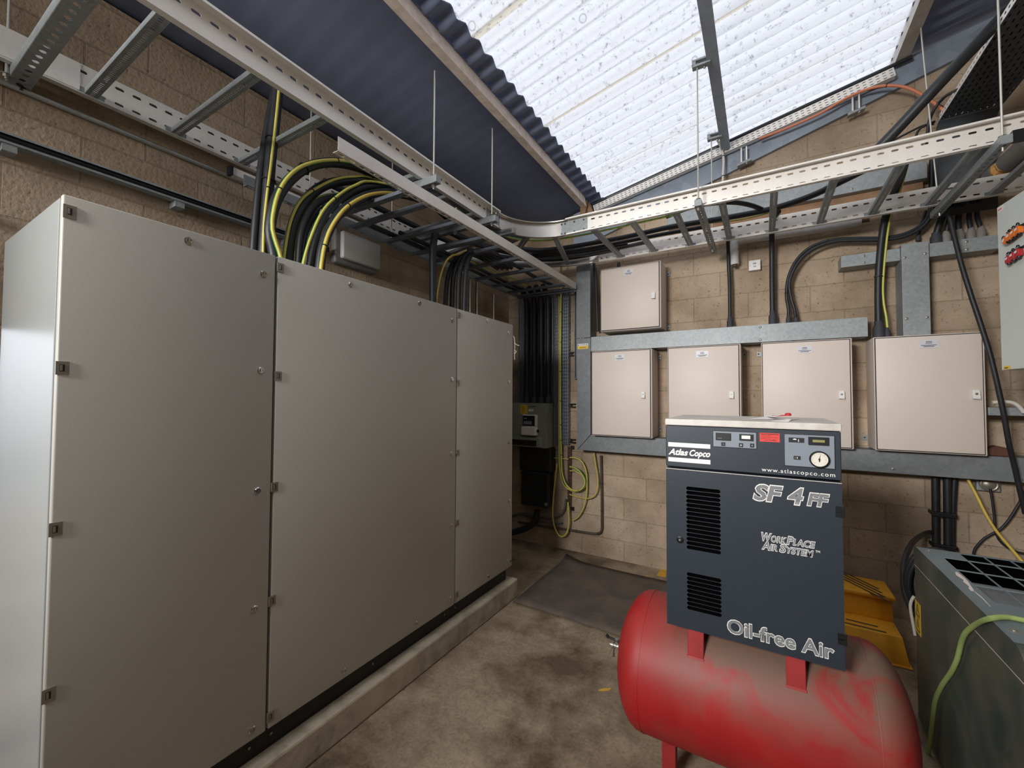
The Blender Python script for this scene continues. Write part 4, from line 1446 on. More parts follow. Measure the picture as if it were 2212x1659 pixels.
m.box((mx0 + .075, YM - .055, mz1 - .055), (mx1 - .04, YM - .0532, mz1 - .03))
m.box((mx0 + .035, YM - .055, mz1 - .045), (mx0 + .045, YM - .0532, mz1 - .035), 1)
m.box((mx0 + .055, YM - .055, mz1 - .045), (mx0 + .065, YM - .0532, mz1 - .035), 1)
m.build('display', ['ink', 'gauge'], mt)
m = MB()
m.box((mx0 + .03, YM - .055, mz1 - .105), (mx1 - .06, YM - .0532, mz1 - .068))
m.cyl((mx1 - .045, YM - .0532, mz1 - .088), (mx1 - .045, YM - .058, mz1 - .088), .012, 14, 1)
m.build('rating_plate', ['panel_grey', 'ink'], mt)
m = MB()
m.box((mx0, YM - .07, mz0), (mx1 - .005, YM - .001, mz0 + .098))
m.build('terminal_cover', 'white_plastic', mt, bevel=.012, seg=3)
m = MB()
m.cyl((mx1 + .01, YM - .03, mz0 + .05), (mx1 - .006, YM - .03, mz0 + .05), .016, 12)
m.build('port', 'black_plastic', mt)
m = MB()
m.box((-2.315, YM - .001, 1.475), (-2.230, YM, 1.575))
lb = m.build('warning_label', 'yellow_label', t)
m = MB()
for k, w in enumerate((.5, .8, .7, .85, .6)):
    m.box((-2.305, YM - .0014, 1.487 + .016 * k), (-2.305 + .065 * w, YM - .001, 1.491 + .016 * k))
m.build('print', 'ink', lb)
m = MB()
m.box((-2.215, YM - .001, 1.505), (-2.155, YM, 1.53))
m.build('small_label', 'white_plastic', t)
m = MB()
m.tube([(-2.215, YM - .002, 1.555), (-2.18, YM - .002, 1.558), (-2.12, YM - .002, 1.562)], .003, 6)
m.build('pen_mark', 'ink', t)

t = thing('service_cutout', 'black cast service cut-out box under the grey-green metering box', 'cut-out box', (-2.17, 4.25, .45))
m = MB()
m.box((-2.36, 4.10, .84), (-1.975, 4.249, 1.105))
m.build('upper_body', 'bitumen', t, bevel=.012)
m = MB()
m.box((-2.335, 4.09, .46), (-1.995, 4.249, .838))
m.build('lower_body', 'bitumen', t, bevel=.014)
m = MB()
m.box((-2.33, 4.075, .60), (-2.01, 4.0905, .62))
m.box((-2.33, 4.075, .80), (-2.01, 4.0905, .815))
m.build('lip', 'bitumen', t)
m = MB()
m.lathe((-2.02, 4.09, .50), (0, -1, 0), [(0, .02), (.01, .02), (.014, .01)], 12)
m.build('sealing_screw', 'zinc', t)
cable('supply_cable', 'fat dusty black supply cable curving out of the black cut-out box behind the cabinet', [(-2.171, 4.170, 0.394), (-2.188, 4.170, 0.294), (-2.248, 4.150, 0.218), (-2.350, 4.120, 0.162), (-2.490, 4.100, 0.107)], .034)
cable('supply_cable', 'lean dusty cable running beside the fat supply cable near the floor', [(-2.186, 4.200, 0.307), (-2.305, 4.200, 0.321), (-2.415, 4.200, 0.315), (-2.552, 4.200, 0.257)], .014, 'cable_grey')

t = thing('earth_bar', 'brown upright brass earth bar with studs on the back wall', 'earth bar', (-1.80, 4.22, .5))
m = MB()
m.box((-1.822, 4.215, .49), (-1.782, 4.222, 1.13))
m.build('bar', 'copper_brown', t)
for i in range(15):
    m = MB()
    m.cyl((-1.802, 4.215, .52 + .042 * i), (-1.802, 4.195, .52 + .042 * i), .009, 8)
    m.build('stud', 'copper_brown', t)
m = MB()
m.box((-1.790, 4.222, .44), (-1.755, 4.249, .475))
m.box((-1.790, 4.222, 1.10), (-1.755, 4.249, 1.135))
m.build('stand_off', 'black_plastic', t)
yw = 4.19
cable('earth_cable', 'main green-yellow earth cable down the narrow tray, looping round the brass bar',
      [(-1.821, 4.050, 3.139), (-1.880, 4.170, 2.875), (-1.894, 4.190, 2.163), (-1.893, 4.190, 1.450), (-1.887, 4.190, 1.147), (-1.882, 4.190, 0.947), (-1.870, 4.190, 0.822), (-1.828, 4.180, 0.729), (-1.754, 4.170, 0.675), (-1.675, 4.170, 0.674), (-1.618, 4.170, 0.720), (-1.602, 4.170, 0.789), (-1.648, 4.180, 0.861), (-1.714, 4.190, 0.907), (-1.788, 4.200, 0.913)], .010, 'earth_y', stripe='earth_g', ties=(.12, .2, .28, .36, .44, .52, .60, .66, .86))
cable('earth_cable', 'second earth cable of the coil beside the brass bar, slightly smaller loop',
      [(-1.916, 4.200, 2.783), (-1.915, 4.200, 1.960), (-1.914, 4.200, 1.145), (-1.908, 4.200, 0.918), (-1.886, 4.200, 0.769), (-1.837, 4.200, 0.689), (-1.740, 4.200, 0.651), (-1.661, 4.200, 0.670), (-1.614, 4.200, 0.739), (-1.624, 4.200, 0.806), (-1.676, 4.200, 0.855), (-1.740, 4.200, 0.873), (-1.788, 4.200, 0.869)], .008, 'earth_y', stripe='earth_g')
cable('earth_cable', 'outermost earth cable arcing wide to the right of the brass bar', [(-1.788, 4.200, 1.013), (-1.708, 4.200, 1.010), (-1.645, 4.200, 0.975), (-1.603, 4.200, 0.881), (-1.593, 4.200, 0.751), (-1.604, 4.200, 0.604), (-1.635, 4.200, 0.488), (-1.698, 4.200, 0.382), (-1.761, 4.200, 0.342)], .008, 'earth_y', stripe='earth_g')
cable('earth_cable', 'earth cable hanging in a deep U left of the brass bar, almost touching floor', [(-1.932, 4.180, 0.934), (-1.954, 4.180, 0.740), (-1.976, 4.180, 0.536), (-1.982, 4.180, 0.358), (-1.954, 4.180, 0.227), (-1.904, 4.180, 0.161), (-1.855, 4.180, 0.160), (-1.811, 4.180, 0.212), (-1.790, 4.180, 0.323), (-1.795, 4.180, 0.436), (-1.801, 4.180, 0.534)], .010, 'yellow_cable', stripe='earth_lime')
cable('earth_cable', 'earth cable sagging from the brass bar to the underside of the trunking', [(-1.793, 4.200, 0.615), (-1.687, 4.200, 0.599), (-1.583, 4.200, 0.597), (-1.512, 4.200, 0.635), (-1.477, 4.200, 0.716), (-1.476, 4.200, 0.836), (-1.496, 4.200, 0.954), (-1.516, 4.200, 1.083)], .007, 'yellow_cable', stripe='earth_lime')
cable('earth_cable', 'short level earth cable passing behind the main one to the top of the brass bar', [(-2.042, 4.210, 0.997), (-1.935, 4.210, 0.990), (-1.808, 4.210, 0.990)], .006, 'earth_y', stripe='earth_g')
cable('grey_cable', 'grey-green cable running low along the wall up to the brass bar', [(-2.251, 4.210, 0.321), (-2.047, 4.210, 0.321), (-1.940, 4.210, 0.347), (-1.874, 4.210, 0.407), (-1.846, 4.210, 0.486), (-1.841, 4.210, 0.557)], .010, 'cable_grey')
cable('wall_conduit', 'brown conduit with saddles turning along the foot of the back wall', [(-1.448, 4.220, 1.057), (-1.443, 4.220, 0.836), (-1.439, 4.220, 0.597), (-1.439, 4.220, 0.359), (-1.440, 4.220, 0.297), (-1.460, 4.220, 0.256), (-1.515, 4.220, 0.237), (-1.695, 4.220, 0.230), (-1.967, 4.220, 0.225), (-2.256, 4.220, 0.219), (-2.438, 4.220, 0.216)], .012, 'conduit_brown', cat='conduit', ties=(.16, .30, .45, .60, .72))
cable('wall_conduit', 'second thinner conduit just above the brown one near the cut-out box', [(-2.256, 4.220, 0.271), (-2.080, 4.220, 0.272), (-1.939, 4.220, 0.275), (-1.883, 4.220, 0.293)], .009, 'cable_grey', cat='conduit')

# ------------------------------------------------------------------ left wall
t = thing('wall_lamp', 'grey rectangular bulkhead lamp with a frosted lens on the left wall', 'wall lamp', (-2.6, 2.0, 2.6))
m = MB()
m.box((-2.6, 1.83, 2.605), (-2.545, 2.20, 2.855))
m.build('body', 'lamp_grey', t, bevel=.015, seg=3, smooth=True)
m = MB()
m.box((-2.546, 1.865, 2.640), (-2.505, 2.20, 2.835))
m.build('lens', 'lens', t, bevel=.012, seg=3, smooth=True)

t = thing('slotted_tray', 'slim slotted cable tray low along the left wall, full of black cable', 'cable tray', (-2.57, .3, 2.655))
m = MB()
for z, w in ((2.655, -1), (2.697, 1)):
    m.slots((-2.525, -1.2, z), (0, 1, 0), (-1, 0, 0), 2.95, [(0, .012, .003, .009), (.012, .045, None, None)], .030, .09)
    m.quad((-2.525, -1.2, z), (-2.525, 1.75, z), (-2.525, 1.75, z + .008 * -w), (-2.525, -1.2, z + .008 * -w))
m.quad((-2.57, -1.2, 2.655), (-2.57, 1.75, 2.655), (-2.57, 1.75, 2.697), (-2.57, -1.2, 2.697))
m.build('tray', 'galv_mid', t, solid=.0015)
for k, y in enumerate((.36, .92, 1.5)):
    m = MB()
    m.box((-2.599, y - .02, 2.625), (-2.53, y + .02, 2.654))
    m.build('support', 'galv_mid', t)
cable('tray_cable', 'black cable lying in the slim tray on the left wall, upper one', [(-2.548, -1.2, 2.684), (-2.548, .3, 2.684), (-2.548, 1.78, 2.684)], .010)
cable('tray_cable', 'black cable lying in the slim tray on the left wall, lower one', [(-2.546, -1.2, 2.666), (-2.546, .3, 2.667), (-2.546, 1.78, 2.666)], .009)
cable('wall_conduit', 'straight galvanised conduit on the left wall just below the wide ladder', [(-2.585, -1.2, 2.915), (-2.585, .4, 2.915), (-2.585, 1.27, 2.915)], .012, 'conduit', cat='conduit')
t = thing('trunking_cover', 'bright steel cover strip on the left wall leading to the slung ladder', 'cover strip', (-2.5, 1.5, 2.80))
m = MB()
m.box((-2.47, 1.12, 2.865), (-2.44, 1.95, 2.905))
m.build('strip', 'galv', t)
m = MB()
m.box((-2.475, 1.105, 2.86), (-2.435, 1.12, 2.91))
m.build('end_cap', 'black_plastic', t)
for k, (px, a, b, w) in enumerate(((1016, 600, 672, 'nearest the cabinet cables'), (1031, 600, 676, 'middle one'), (1067, 630, 690, 'nearest the corner'))):
    p = ([(-2.585, 3.454, 2.877), (-2.585, 3.459, 2.466)], [(-2.585, 3.577, 2.907), (-2.585, 3.582, 2.486)], [(-2.585, 3.899, 2.827), (-2.585, 3.903, 2.486)])[k]
    cable('wall_conduit', 'upright galvanised conduit on the left wall behind the cabinet, ' + w, [p[0], (p[0][0], p[0][1], 2.3), (p[0][0], p[0][1], 1.4)], .011, 'conduit', cat='conduit', group='upright conduits by the corner')


# ------------------------------------------------------------------ cables rising from the grey cabinet
def loop(label, pts, r, m_='cable', stripe=None, ties=(), name='arched_cable', base=True, **k):
    p = [Vector(q) for q in pts]
    if base:
        p = [Vector((p[0].x, p[0].y, 2.272))] + ([p[0]] if p[0].z > 2.30 else []) + p[1:]
    return cable(name, label, p, r, m_, stripe=stripe, ties=ties, group='cables rising from the grey cabinet', **k)


loop('outermost thick black cable of the arch over the grey cabinet', [(-2.020, 1.117, 2.357), (-2.020, 1.095, 2.458), (-2.020, 1.116, 2.602), (-2.020, 1.178, 2.737), (-2.020, 1.287, 2.868), (-2.020, 1.437, 2.963), (-2.020, 1.606, 3.014), (-2.020, 1.800, 3.038), (-2.020, 1.991, 3.072), (-2.020, 2.217, 3.115)] + [(-2.0, 2.5, 3.02)], .026, ties=(.3, .55))
loop('outermost yellow earth cable, on top of the widest arch', [(-1.990, 1.132, 2.338), (-1.990, 1.099, 2.426), (-1.990, 1.088, 2.499), (-1.990, 1.112, 2.638), (-1.990, 1.169, 2.758), (-1.990, 1.258, 2.857), (-1.990, 1.404, 2.951), (-1.990, 1.566, 3.010), (-1.990, 1.722, 3.029), (-1.990, 1.880, 3.049)] + [(-1.98, 2.2, 3.03)], .010, 'earth_y', 'earth_g', ties=(.25, .5), name='arched_earth_cable')
loop('second thick black cable of the arch, inside the outermost', [(-2.060, 1.210, 2.363), (-2.060, 1.224, 2.511), (-2.060, 1.278, 2.665), (-2.060, 1.382, 2.809), (-2.060, 1.527, 2.911), (-2.060, 1.718, 2.997), (-2.060, 1.906, 3.036), (-2.060, 2.166, 3.089)] + [(-2.03, 2.5, 3.01)], .027, ties=(.5,))
loop('earth cable riding on the second thick black arch', [(-2.030, 1.171, 2.356), (-2.030, 1.200, 2.544), (-2.030, 1.259, 2.686), (-2.030, 1.362, 2.800), (-2.030, 1.469, 2.890), (-2.030, 1.576, 2.950), (-2.030, 1.693, 2.998)] + [(-2.0, 2.0, 3.03)], .008, 'earth_y', 'earth_g', ties=(.4,), name='arched_earth_cable')
loop('slim black cable in the crowded middle of the arch, left one', [(-2.140, 1.316, 2.391), (-2.140, 1.331, 2.564), (-2.140, 1.390, 2.710), (-2.140, 1.475, 2.803), (-2.140, 1.598, 2.871), (-2.140, 1.751, 2.935)], .017)
loop('slim black cable in the crowded middle of the arch, centre one', [(-2.180, 1.367, 2.407), (-2.180, 1.386, 2.578), (-2.180, 1.454, 2.723), (-2.180, 1.549, 2.815), (-2.180, 1.678, 2.891), (-2.180, 1.821, 2.950)], .017)
loop('slim black cable in the crowded middle of the arch, right one', [(-2.120, 1.354, 2.389), (-2.120, 1.372, 2.548), (-2.120, 1.440, 2.682), (-2.120, 1.537, 2.777), (-2.120, 1.666, 2.854), (-2.120, 1.771, 2.902)], .017)
loop('pale green earth cable behind the crowded middle of the arch', [(-2.200, 1.339, 2.413), (-2.200, 1.346, 2.581), (-2.200, 1.415, 2.765), (-2.200, 1.516, 2.859), (-2.200, 1.626, 2.909), (-2.200, 1.728, 2.940)], .008, 'earth_lime', name='arched_earth_cable')
loop('third thick black cable of the arch, with a white tag', [(-2.000, 1.298, 2.339), (-2.000, 1.341, 2.527), (-2.000, 1.450, 2.732), (-2.000, 1.602, 2.885), (-2.000, 1.812, 2.991), (-2.000, 2.035, 3.058), (-2.000, 2.294, 3.108)] + [(-1.95, 2.6, 3.01)], .027)
loop('green-yellow earth cable crossing in front of the third thick arch', [(-1.970, 1.235, 2.336), (-1.970, 1.275, 2.486), (-1.970, 1.345, 2.653), (-1.970, 1.450, 2.785), (-1.970, 1.540, 2.868), (-1.970, 1.643, 2.936)] + [(-1.95, 1.95, 3.02)], .008, 'earth_y', 'earth_g', ties=(.45,), name='arched_earth_cable')
loop('innermost thick black cable of the arch, nearest the room', [(-1.950, 1.312, 2.321), (-1.950, 1.335, 2.466), (-1.950, 1.415, 2.643), (-1.950, 1.563, 2.798), (-1.950, 1.731, 2.903), (-1.950, 1.943, 2.969), (-1.950, 2.142, 3.000)] + [(-1.93, 2.5, 3.0)], .025)
loop('bright yellow earth cable on the innermost arch, nearest the room', [(-1.920, 1.299, 2.317), (-1.920, 1.318, 2.442), (-1.920, 1.356, 2.552), (-1.920, 1.438, 2.683), (-1.920, 1.558, 2.797), (-1.920, 1.677, 2.869), (-1.920, 1.785, 2.912), (-1.920, 1.893, 2.940)], .010, 'yellow_cable', 'earth_lime', ties=(.2, .5), name='arched_earth_cable')
loop('short yellow earth cable between the last two thick arches', [(-1.980, 1.305, 2.333), (-1.980, 1.317, 2.429), (-1.980, 1.346, 2.542), (-1.980, 1.394, 2.629)], .007, 'yellow_cable', 'earth_lime', name='arched_earth_cable')
# white cable markers
for lab, p in (('white marker tag on the third thick arched cable, lower one', (-1.975, 1.385, 2.637)), ('white marker tag on the third thick arched cable, upper one', (-1.975, 1.446, 2.717)), ('white marker tag on a slim arched cable in the middle of the bundle', (-2.100, 1.414, 2.700))):
    m = MB()
    p = Vector(p)
    m.obox(p - Vector((0, .009, .012)), (.004, 0, 0), (0, .014, -.006), (0, .010, .022))
    tag(m.build('cable_marker', 'white_plastic'), lab, 'cable marker', 'white cable markers')
loop('thick black cable rising straight up past the wide ladder, left of the pair', [(-2.200, 1.114, 2.411), (-2.200, 1.127, 2.649), (-2.200, 1.145, 2.870), (-2.200, 1.179, 3.139), (-2.200, 1.203, 3.291)], .020, name='rising_cable')
loop('thickest black cable rising straight up past the wide ladder, right of the pair', [(-2.160, 1.143, 2.396), (-2.160, 1.154, 2.650), (-2.160, 1.165, 2.873), (-2.160, 1.188, 3.179), (-2.160, 1.195, 3.283)], .028, name='rising_cable', ties=(.5, .72))
loop('yellow earth wire tied along the thickest rising cable', [(-2.130, 1.125, 2.491), (-2.130, 1.135, 2.659), (-2.130, 1.154, 2.859), (-2.130, 1.175, 3.111), (-2.130, 1.186, 3.265)], .007, 'earth_y', name='rising_earth_cable', ties=(.45,))
loop('lone thick black cable rising straight from the middle of the grey cabinet', [(-2.000, 2.231, 2.353), (-2.000, 2.228, 2.512), (-2.000, 2.226, 2.645), (-2.000, 2.230, 2.753)] + [(-2.0, 2.25, 2.84)], .026, name='rising_cable')
loop('yellow earth wire curling from the cabinet beside the lone rising cable', [(-2.000, 2.265, 2.354), (-2.000, 2.303, 2.531), (-2.000, 2.363, 2.663), (-2.000, 2.443, 2.735), (-2.000, 2.527, 2.771)] + [(-2.0, 2.62, 2.83)], .008, 'yellow_cable', 'earth_lime', name='arched_earth_cable')
for k, w in enumerate(('farthest from the room door end', 'second of four', 'third of four', 'closest to the corner')):
    p = ([(-2.060, 2.438, 2.370), (-2.060, 2.463, 2.579), (-2.060, 2.545, 2.735), (-2.060, 2.668, 2.828)], [(-2.020, 2.467, 2.361), (-2.020, 2.486, 2.597), (-2.020, 2.570, 2.762), (-2.020, 2.690, 2.838)], [(-1.980, 2.495, 2.348), (-1.980, 2.509, 2.615), (-1.980, 2.589, 2.775), (-1.980, 2.711, 2.845)], [(-1.940, 2.518, 2.333), (-1.940, 2.538, 2.634), (-1.940, 2.602, 2.779), (-1.940, 2.713, 2.846)])[k]
    e = Vector(p[-1])
    loop('black cable of the small arch near the corner, ' + ('first from the lone rising cable', 'second from the lone rising cable', 'third from the lone rising cable', 'last, closest to the corner')[k],
         p + [(e.x, e.y + .2, 2.86), (e.x, e.y + .5, 2.84)], .018)
for k, (x, y1, w) in enumerate(((-2.28, 3.9, 'wall side'), (-2.2, 3.95, 'second'), (-1.86, 3.9, 'room side'))):
    cable('ladder_cable', 'black cable lying along the slung shallow ladder, ' + ('nearest the wall', 'second from the wall', 'nearest the room')[k], [(x, 1.9 + .2 * k, 2.833), (x + .01, 2.8, 2.833), (x - .02, 3.6, 2.833), (x, y1, 2.833)], .017, group='cables lying in the slung ladder')
cable('earth_cable', 'yellow earth wire lying along the slung shallow ladder near the corner', [(-2.10, 2.7, 2.824), (-2.12, 3.1, 2.824), (-2.08, 3.5, 2.824), (-2.1, 3.8, 2.83)], .008, 'earth_y', stripe='earth_g')
cable('ladder_cable', 'black cable bundle crossing inside the ladder bend', [(-2.2, 2.5, 3.024), (-2.15, 3.0, 3.024), (-1.9, 3.45, 3.024), (-1.45, 3.6, 3.024), (-1.0, 3.62, 3.024)], .026)
cable('ladder_cable', 'black cable on the outer side of the ladder bend', [(-2.35, 1.6, 3.02), (-2.33, 2.8, 3.02), (-2.15, 3.35, 3.02), (-1.7, 3.7, 3.02), (-1.1, 3.72, 3.02)], .022)


# ------------------------------------------------------------------ air compressor on its red receiver
YC, YK = 1.900, 2.385
KX0, KX1, KZ0, KZ1 = -.360, .243, .700, 1.548
SEAM0 = 1.368
ac = thing('air_compressor', 'dark navy air compressor mounted on a dusty red horizontal air tank', 'air compressor', (-.06, 2.14, 0))
m = MB()
m.box((KX0, YC + .03, KZ0), (KX1, YK, KZ1))
m.build('canopy', 'navy', ac, bevel=.003)
m = MB()
m.box((KX0 - .002, YC - .006, KZ1 + .001), (KX1 + .002, YK + .004, 1.576))
m.build('lid', 'lid', ac, bevel=.004)
m = MB()
m.box((KX0, YC, SEAM0 + .004), (KX1, YC + .03, KZ1 - .001))
fas = m.build('fascia', 'navy', ac, bevel=.003)

# lower door with two louvred grilles
gx0, gx1 = -0.280, -0.148
ua, ub = 1.031, 1.294
la, lb_ = 0.781, 0.936
dz1 = SEAM0 - .003
m = MB()
Q = lambda a, b, c, d: m.quad((a, YC, c), (b, YC, c), (b, YC, d), (a, YC, d))
Q(KX0, gx0, KZ0, dz1)
Q(gx1, KX1, KZ0, dz1)
Q(gx0, gx1, KZ0, la)
Q(gx0, gx1, lb_, ua)
Q(gx0, gx1, ub, dz1)
m.slots((gx0, YC, la), (0, 0, 1), (1, 0, 0), lb_ - la, [(0, gx1 - gx0, .001, gx1 - gx0 - .001)], .0150, (lb_ - la) / 9.01)
m.slots((gx0, YC, ua), (0, 0, 1), (1, 0, 0), ub - ua, [(0, gx1 - gx0, .001, gx1 - gx0 - .001)], .0150, (ub - ua) / 15.01)
for a, b in (((KX0, KZ0), (KX1, KZ0)), ((KX0, dz1), (KX1, dz1)), ((KX0, KZ0), (KX0, dz1)), ((KX1, KZ0), (KX1, dz1))):
    m.quad((a[0], YC, a[1]), (b[0], YC, b[1]), (b[0], YC + .028, b[1]), (a[0], YC + .028, a[1]))
dr = m.build('door', 'navy', ac)
m = MB()
m.box((KX0, YC - .0015, dz1 - .004), (KX1, YC + .004, dz1 - .0015))
m.build('door_edge', 'lid', dr)
for a, b in ((la, lb_), (ua, ub)):
    m = MB()
    m.box((gx0 - .01, YC + .022, a - .01), (gx1 + .01, YC + .029, b + .01))
    m.build('grille_backing', 'black_gap', dr)
lx, lz = (-0.305, 1.065)
m = MB()
m.lathe((lx, YC, lz), (0, -1, 0), [(0, .014), (.004, .014), (.006, .010), (.004, .0085), (.004, 0)], 20)
m.lathe((lx, YC - .004, lz), (0, -1, 0), [(0, .005), (.003, .004)], 10, 1)
m.build('lock', ['black_plastic', 'zinc'], dr, smooth=True)
for z in (1.261, 0.811):
    m = MB()
    m.box((KX1 - .020, YC - .008, z + .003), (KX1 + .005, YC + .012, z + .018))
    m.box((KX1 - .020, YC - .008, z - .018), (KX1 + .005, YC + .012, z - .001))
    m.cyl((KX1 + .002, YC - .004, z - .02), (KX1 + .002, YC - .004, z + .02), .004, 8)
    m.build('hinge', 'black_plastic', dr)

YY = YC
# maker's plate: two white bars with the name between them
m = MB()
bx0, bx1 = -0.350, -0.185
for a, b in ((1.457, 1.475), (1.393, 1.411)):
    m.box((bx0, YY - .0006, a), (bx1, YY, b))
m.build('badge_bar', 'white_ink', fas)
zb = 1.423
ca = 0.026
lettering('Atlas', bx0, bx0 + (bx1 - bx0) * .485, zb, ca, YY, fas, 'white_ink', shear=.32, bold=.034)
lettering('Copco', bx0 + (bx1 - bx0) * .515, bx1, zb, ca, YY, fas, 'white_ink', shear=.32, bold=.034)


def fr(px0, py0, px1, py1, m_, parent, name, d=.001, extra=None, bevel=0):
    """flat rectangle on the fascia, given in metres"""
    mm = MB()
    mm.box((px0, YY - d, min(py0, py1)), (px1, YY, max(py0, py1)))
    return mm.build(name, m_, parent, bevel=bevel)


def pw(p):
    return p


A = [[-0.176, 1.535], [-0.018, 1.465], [-0.164, 1.525], [-0.109, 1.495], [-0.079, 1.524], [-0.030, 1.498], [-0.071, 1.519], [-0.040, 1.505], [-0.144, 1.487], [-0.129, 1.472], [-0.081, 1.487], [-0.066, 1.472], [-0.042, 1.488], [-0.028, 1.473], [-0.009, 1.532], [0.057, 1.499], [0.071, 1.532], [0.226, 1.409], [0.085, 1.519], [0.134, 1.501], [0.146, 1.525], [0.208, 1.495], [0.100, 1.451], [0.122, 1.437], [0.178, 1.444]]
zt1 = 1.534
zb1 = 1.466
p = fr(A[0][0], zt1, A[1][0], zb1, 'black_plastic', fas, 'control_panel', .0012)
fr(A[0][0] + .003, zt1 - .003, A[1][0] - .003, zb1 + .003, 'panel_grey', p, 'panel_face', .002)
fr(A[2][0], A[2][1], A[3][0], A[3][1], 'black_plastic', p, 'hour_meter', .006, bevel=.001)
mm = MB()
for k in range(7):
    mm.box((A[2][0] + .006 + k * .0025, YY - .0064, A[3][1] + .007), (A[2][0] + .0075 + k * .0025, YY - .006, A[3][1] + .0095))
mm.build('digits', 'panel_grey', p)
fr(A[4][0], A[4][1], A[5][0], A[5][1], 'black_plastic', p, 'switch_housing', .005, bevel=.001)
mm = MB()
mm.prism([(A[6][0], YY - .005, A[7][1]), (A[7][0], YY - .005, A[7][1]), (A[7][0], YY - .005, A[6][1]), (A[6][0], YY - .005, A[6][1])], (0, -.006, 0))
mm.build('rocker_switch', 'white_plastic', p, bevel=.0015)
for a, b, kind in ((8, 9, 'clock'), (10, 11, 'ring'), (12, 13, 'bar')):
    s = fr(A[a][0], A[a][1], A[b][0], A[b][1], 'ink', p, 'symbol_plate', .0026)
    cx_, cz_ = (A[a][0] + A[b][0]) / 2, (A[a][1] + A[b][1]) / 2
    mm = MB()
    if kind == 'bar':
        mm.box((cx_ - .0008, YY - .003, cz_ - .0028), (cx_ + .0008, YY - .0026, cz_ + .0028))
    else:
        r = .0034 if kind == 'clock' else .003
        w = .0006 if kind == 'clock' else .0012
        for i in range(16):
            a0, a1 = 2 * math.pi * i / 16, 2 * math.pi * (i + 1) / 16
            P = lambda a, q: (cx_ + q * math.cos(a), YY - .0029, cz_ + q * math.sin(a))
            mm.quad(P(a0, r), P(a1, r), P(a1, r - w), P(a0, r - w))
        if kind == 'clock':
            mm.box((cx_ - .0003, YY - .003, cz_), (cx_ + .0003, YY - .0027, cz_ + .0024))
            mm.box((cx_, YY - .003, cz_ - .0003), (cx_ + .0018, YY - .0027, cz_ + .0003))
    mm.build('symbol', 'panel_grey' if kind == 'clock' else 'white_ink', s)
rl = fr(A[14][0], A[14][1], A[15][0], A[15][1] - .001, 'red_label', fas, 'red_label', .0006)
mm = MB()
rx0, rx1, rz0, rz1 = A[14][0], A[15][0], A[15][1], A[14][1]
for k, (a, b) in enumerate(((.05, .95), (.08, .55), (.08, .9), (.06, .55), (.22, .85))):
    z = rz1 - (rz1 - rz0) * (.14 + .18 * k)
    mm.box((rx0 + (rx1 - rx0) * a, YY - .0009, z - (.0012 if k == 0 else .0006)), (rx0 + (rx1 - rx0) * b, YY - .0006, z + (.0012 if k == 0 else .0006)))
mm.tube([(rx0 + (rx1 - rx0) * .62, YY - .0009, rz0 + .006), (rx0 + (rx1 - rx0) * .72, YY - .0009, rz0 + .010), (rx0 + (rx1 - rx0) * .70, YY - .0009, rz0 + .004), (rx0 + (rx1 - rx0) * .84, YY - .0009, rz0 + .009)], .0006, 6)
mm.build('handwriting', 'ink', rl)

z2t = 1.532
z2b = 1.410
p2 = fr(A[16][0], z2t, A[17][0], z2b, 'black_plastic', fas, 'control_panel', .0012)
fr(A[16][0] + .0015, z2t - .0015, A[17][0] - .003, z2b + .003, 'panel_grey', p2, 'panel_face', .002)
s = fr(A[18][0], A[18][1], A[19][0], A[19][1], 'ink', p2, 'symbol_plate', .0026)
mm = MB()
c0, c1 = (A[18][0] * .6 + A[19][0] * .4), (A[18][1] + A[19][1]) / 2 + .002
mm.prism([(c0 - .007, YY - .0027, c1), (c0 - .004, YY - .0027, c1 + .0028), (c0, YY - .0027, c1 + .004), (c0 + .004, YY - .0027, c1 + .0026), (c0 + .006, YY - .0027, c1), (c0, YY - .0027, c1 - .001)], (0, -.0004, 0))
mm.box((c0 + .0105, YY - .0031, c1 - .006), (c0 + .0125, YY - .0027, c1 + .002))
mm.cyl((c0 + .0115, YY - .0027, c1 - .006), (c0 + .0115, YY - .0031, c1 - .006), .0018, 10)
mm.build('symbol', 'white_ink', s)
w = fr(A[20][0], A[20][1], A[21][0], A[21][1], 'black_plastic', p2, 'display_window', .006, bevel=.001)
wx0, wx1 = A[20][0], A[21][0]
wz = (A[20][1] + A[21][1]) / 2
mm = MB()
mm.box((wx0 + .013, YY - .0064, wz - .004), (wx1 - .013, YY - .006, wz + .005))
mm.build('display', 'lcd', w)
s = fr(A[22][0], A[22][1], A[23][0], A[23][1], 'ink', p2, 'symbol_plate', .0026)
mm = MB()
sx, sz = A[22][0], (A[22][1] + A[23][1]) / 2
mm.box((sx + .003, YY - .003, sz - .0032), (sx + .007, YY - .0026, sz - .0024))
mm.box((sx + .003, YY - .003, sz + .0024), (sx + .007, YY - .0026, sz + .0032))
mm.box((sx + .003, YY - .003, sz - .0004), (sx + .007, YY - .0026, sz + .0004))
mm.box((sx + .0065, YY - .003, sz - .0032), (sx + .0072, YY - .0026, sz + .0032))
mm.box((sx + .0105, YY - .003, sz - .0034), (sx + .0125, YY - .0026, sz + .0034), 1)
mm.build('symbol', ['panel_grey', 'white_ink'], s)
gx, gz = A[24]
mm = MB()
mm.lathe((gx, YY - .002, gz), (0, -1, 0), [(0, .0305), (.010, .0305), (.013, .0275), (.011, .026), (.006, .026)], 32)
g = mm.build('pressure_gauge', 'black_plastic', p2, smooth=True)
mm = MB()
mm.cyl((gx, YY - .0075, gz), (gx, YY - .0090, gz), .0258, 32)
mm.build('dial', 'gauge', g)
mm = MB()
